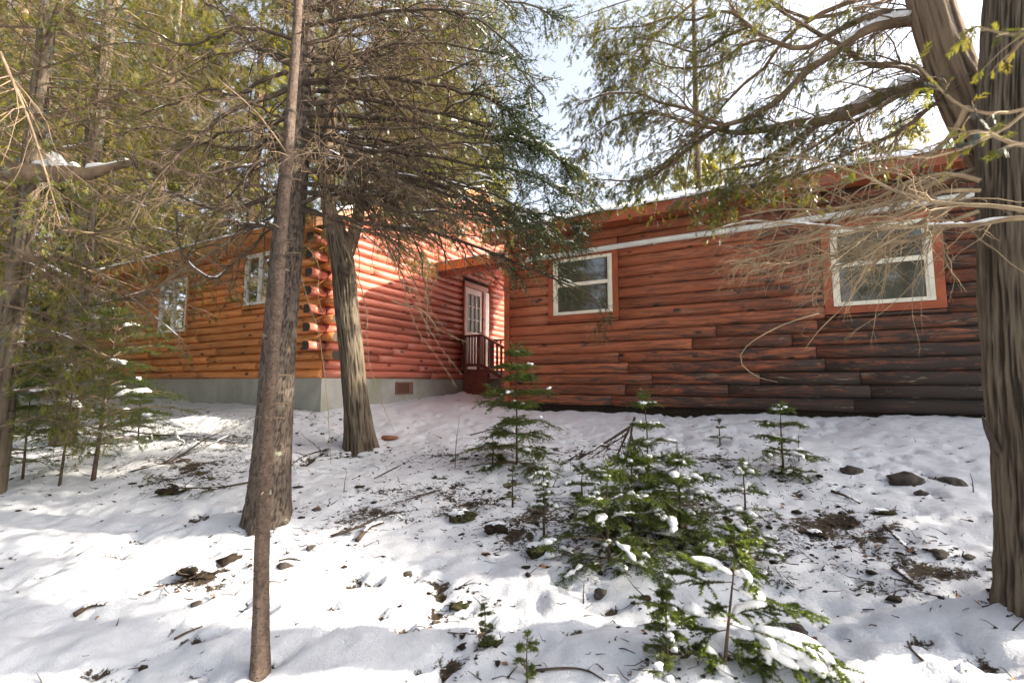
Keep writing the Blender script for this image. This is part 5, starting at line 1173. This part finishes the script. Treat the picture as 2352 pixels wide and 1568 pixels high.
for k, (x, y, w_, a, lb) in enumerate([(1140, 1216, 58, .55, 'dark mossy hummock showing through the snow'), (1062, 1192, 66, .6, 'mossy hummock with twigs under the dry tangle'), (1238, 1268, 64, .6, 'dark mossy hummock at the foot of the thin seedling'), (456, 1322, 84, .55, 'largest mossy hummock left of the slim fir trunk'), (1130, 1478, 46, .7, 'mossy hummock beneath the tiny seedling'), (1050, 1391, 44, .5, 'dark earth lump in the sunlit snow'), (400, 1130, 80, .4, 'mossy hummock among the fallen branches'), (1250, 1150, 40, .5, 'dark root lump by the fir clump'), (2030, 1180, 46, .4, 'dark earth patch right of the clump'), (1875, 1226, 40, .4, 'dark earth hole left of the sunk stone'), (1480, 1255, 80, .35, 'dark mossy ground under the fir clump'), (1360, 1300, 44, .4, 'small dark lump below the snow cushion fir')]):
    blob('moss_hummock', lb, 'moss', x, y, w_ * .85, a * .75, M['moss'] if k % 3 else M['soil'], 60 + k, rough=.45, cap=True)
STK = [([(170, 1418), (205, 1402), (240, 1392)], .016, 'stick with an orange broken end in the left snow'), ([(820, 1245), (850, 1215), (880, 1205)], .018, 'thick dark stick on the middle slope'), ([(1080, 1000), (1140, 985), (1180, 980)], .008, 'thin dark stick on the snow before the gable wall'), ([(860, 1100), (900, 1080), (940, 1060)], .007, 'thin stick slanting up the slope'), ([(2030, 1210), (2060, 1240), (2085, 1262)], .012, 'snow dusted stick on the right slope'), ([(2050, 1310), (2085, 1335), (2110, 1355)], .01, 'dark stick among hollows on the right slope'), ([(1910, 1130), (1950, 1145), (1975, 1160)], .012, 'dark stick lying below the round stone'), ([(1230, 1545), (1300, 1540), (1350, 1545), (1390, 1568)], .006, 'arched reddish twig beside the sparse seedling'), ([(400, 1470), (430, 1460), (465, 1440)], .007, 'small forked stick in the left foreground snow'), ([(640, 1290), (665, 1285), (690, 1288)], .006, 'curved twig over the brown stone'), ([(2120, 1520), (2095, 1495), (2085, 1475)], .006, 'short stick in the right foreground snow')]
for pts, r0, lb in STK:
    a = np.array([ground(*p) for p in pts]); a[:, 2] += r0 * .8; o = thing('stick', lb, 'stick', a[0]); Bp, Br = poly_set([(a, r0, r0 * .5)], 10); g = G(); g.tubes(Bp, Br, 7); s2, sr2 = spawn(Bp, Br, 3, .3, .9, .08, 50, -.1, .2, .6, 4, .5, .004); g.tubes(s2, sr2, 4); part(g, 'wood', M['twig_dark'], o)
    if r0 > .01: g = G(); snow_on(g, Bp, Br, 2, .4, r0 * .8, .9); part(g, 'snow', M['snow'], o)
# upright dead stalks
for (x, y, h, lb) in ((1045, 1075, 110, 'bare upright stalk left of the porch fir'), (1835, 1060, 60, 'bare stalk by the snow capped fir'), (2235, 1130, 40, 'short stalk near the massive cedar'), (1340, 1385, 40, 'short stalk by the round brown stone'), (790, 1130, 40, 'short stalk on the slope by the corner cedar')):
    c = ground(x, y); hh = h * pxm(c[1]); o = thing('dead_stalk', lb, 'stalk', c); g = G(); pp = resample(np.array([c - [0, 0, .03], c + [.02 * hh, 0, hh * .5], c + [.08 * hh, .02, hh]]), 8); g.tubes(pp, np.linspace(.005, .0015, 8), 5); s2, sr2 = spawn(pp[None], np.linspace(.005, .0015, 8)[None], 4, .4, 1, hh * .25, 40, -.2, .2, .2, 4, .6); g.tubes(s2, sr2, 3); part(g, 'stem', M['twig_dark'], o)
# twig litter, clods and dead leaves: uncountable
gt = G(); gc = G(); gl = G(); r = np.random.default_rng(17)
pos = []
for (c, rad, s) in BC:
    n = int(210 * rad * s / .22); pos.append(np.c_[c[0] + r.normal(size=n) * rad * .75, c[1] + r.normal(size=n) * rad * .75])
pos.append(np.c_[r.uniform(-4.8, 4.8, 420), r.uniform(1.6, 7, 420)]); pos = np.concatenate(pos)
pos = pos[(pos[:, 1] > 1.3)]
zz = height(pos[:, 0], pos[:, 1]); n = len(pos)
L = r.gamma(1.6, .026, n) + .012; a = r.uniform(0, 6.28, n); d = np.stack([np.cos(a), np.sin(a) * .6, r.normal(size=n) * .25 + .05], 1)
p0 = np.c_[pos, zz + .004]; pts = np.stack([p0, p0 + d * (L * .5)[:, None] + r.normal(size=(n, 3)) * .005, p0 + d * L[:, None] + r.normal(size=(n, 3)) * .01], 1)
gt.tubes(pts, np.stack([np.full(n, .0028), np.full(n, .0022), np.full(n, .001)], 1) * r.uniform(.6, 1.5, n)[:, None], 3)
ms = r.random(n) < np.where(np.arange(n) < n - 420, .5, .15); q = pos[ms]; k = len(q); ico = np.array([(1, 0, 0), (-1, 0, 0), (0, 1, 0), (0, -1, 0), (0, 0, 1), (0, 0, -1), (.6, .6, .5), (-.6, .5, .5), (.5, -.6, .4), (-.6, -.5, .5)], float)
from itertools import combinations
tri = np.array([(4, 6, 0), (4, 2, 6), (6, 2, 0), (4, 7, 2), (4, 1, 7), (7, 1, 2), (4, 8, 3), (4, 0, 8), (8, 0, 3), (4, 9, 1), (4, 3, 9), (9, 3, 1), (5, 0, 2), (5, 2, 1), (5, 1, 3), (5, 3, 0)])
sz = r.gamma(1.6, .005, k) + .003; V = ico[None] * sz[:, None, None] * r.uniform(.6, 1.5, (k, 1, 3)) * (1 + .25 * r.normal(size=(k, 10, 1))); V[:, :, 2] *= .5; V += np.c_[q, height(q[:, 0], q[:, 1])][:, None]
gc.add(V, None, (tri[None] + (np.arange(k) * 10)[:, None, None]).reshape(-1, 3))
q = pos[r.random(n) < .06]; k = len(q); lt = np.array([(0, 0, 0), (.5, .3, .12), (1, 0, .05), (.5, -.3, .15)]); gl.stamp(lt, np.array([(0, 1, 2), (0, 2, 3)]), np.c_[q, height(q[:, 0], q[:, 1]) + .006], np.c_[r.normal(size=(k, 2)), r.normal(size=k) * .2], np.c_[r.normal(size=(k, 2)) * .4, np.ones(k)], r.uniform(.02, .045, k))
tag(gt.out('twig_litter', M['twig_dark']), 'scattered small dark twigs poking through the snow', 'twigs', kind='stuff')
tag(gc.out('earth_clods', M['soil']), 'specks of dark earth and needles lying on the snow', 'litter', kind='stuff')
tag(gl.out('dead_leaves', M['dead_leaf'], None, False), 'scattered rusty dead leaves on the snow', 'leaves', kind='stuff')
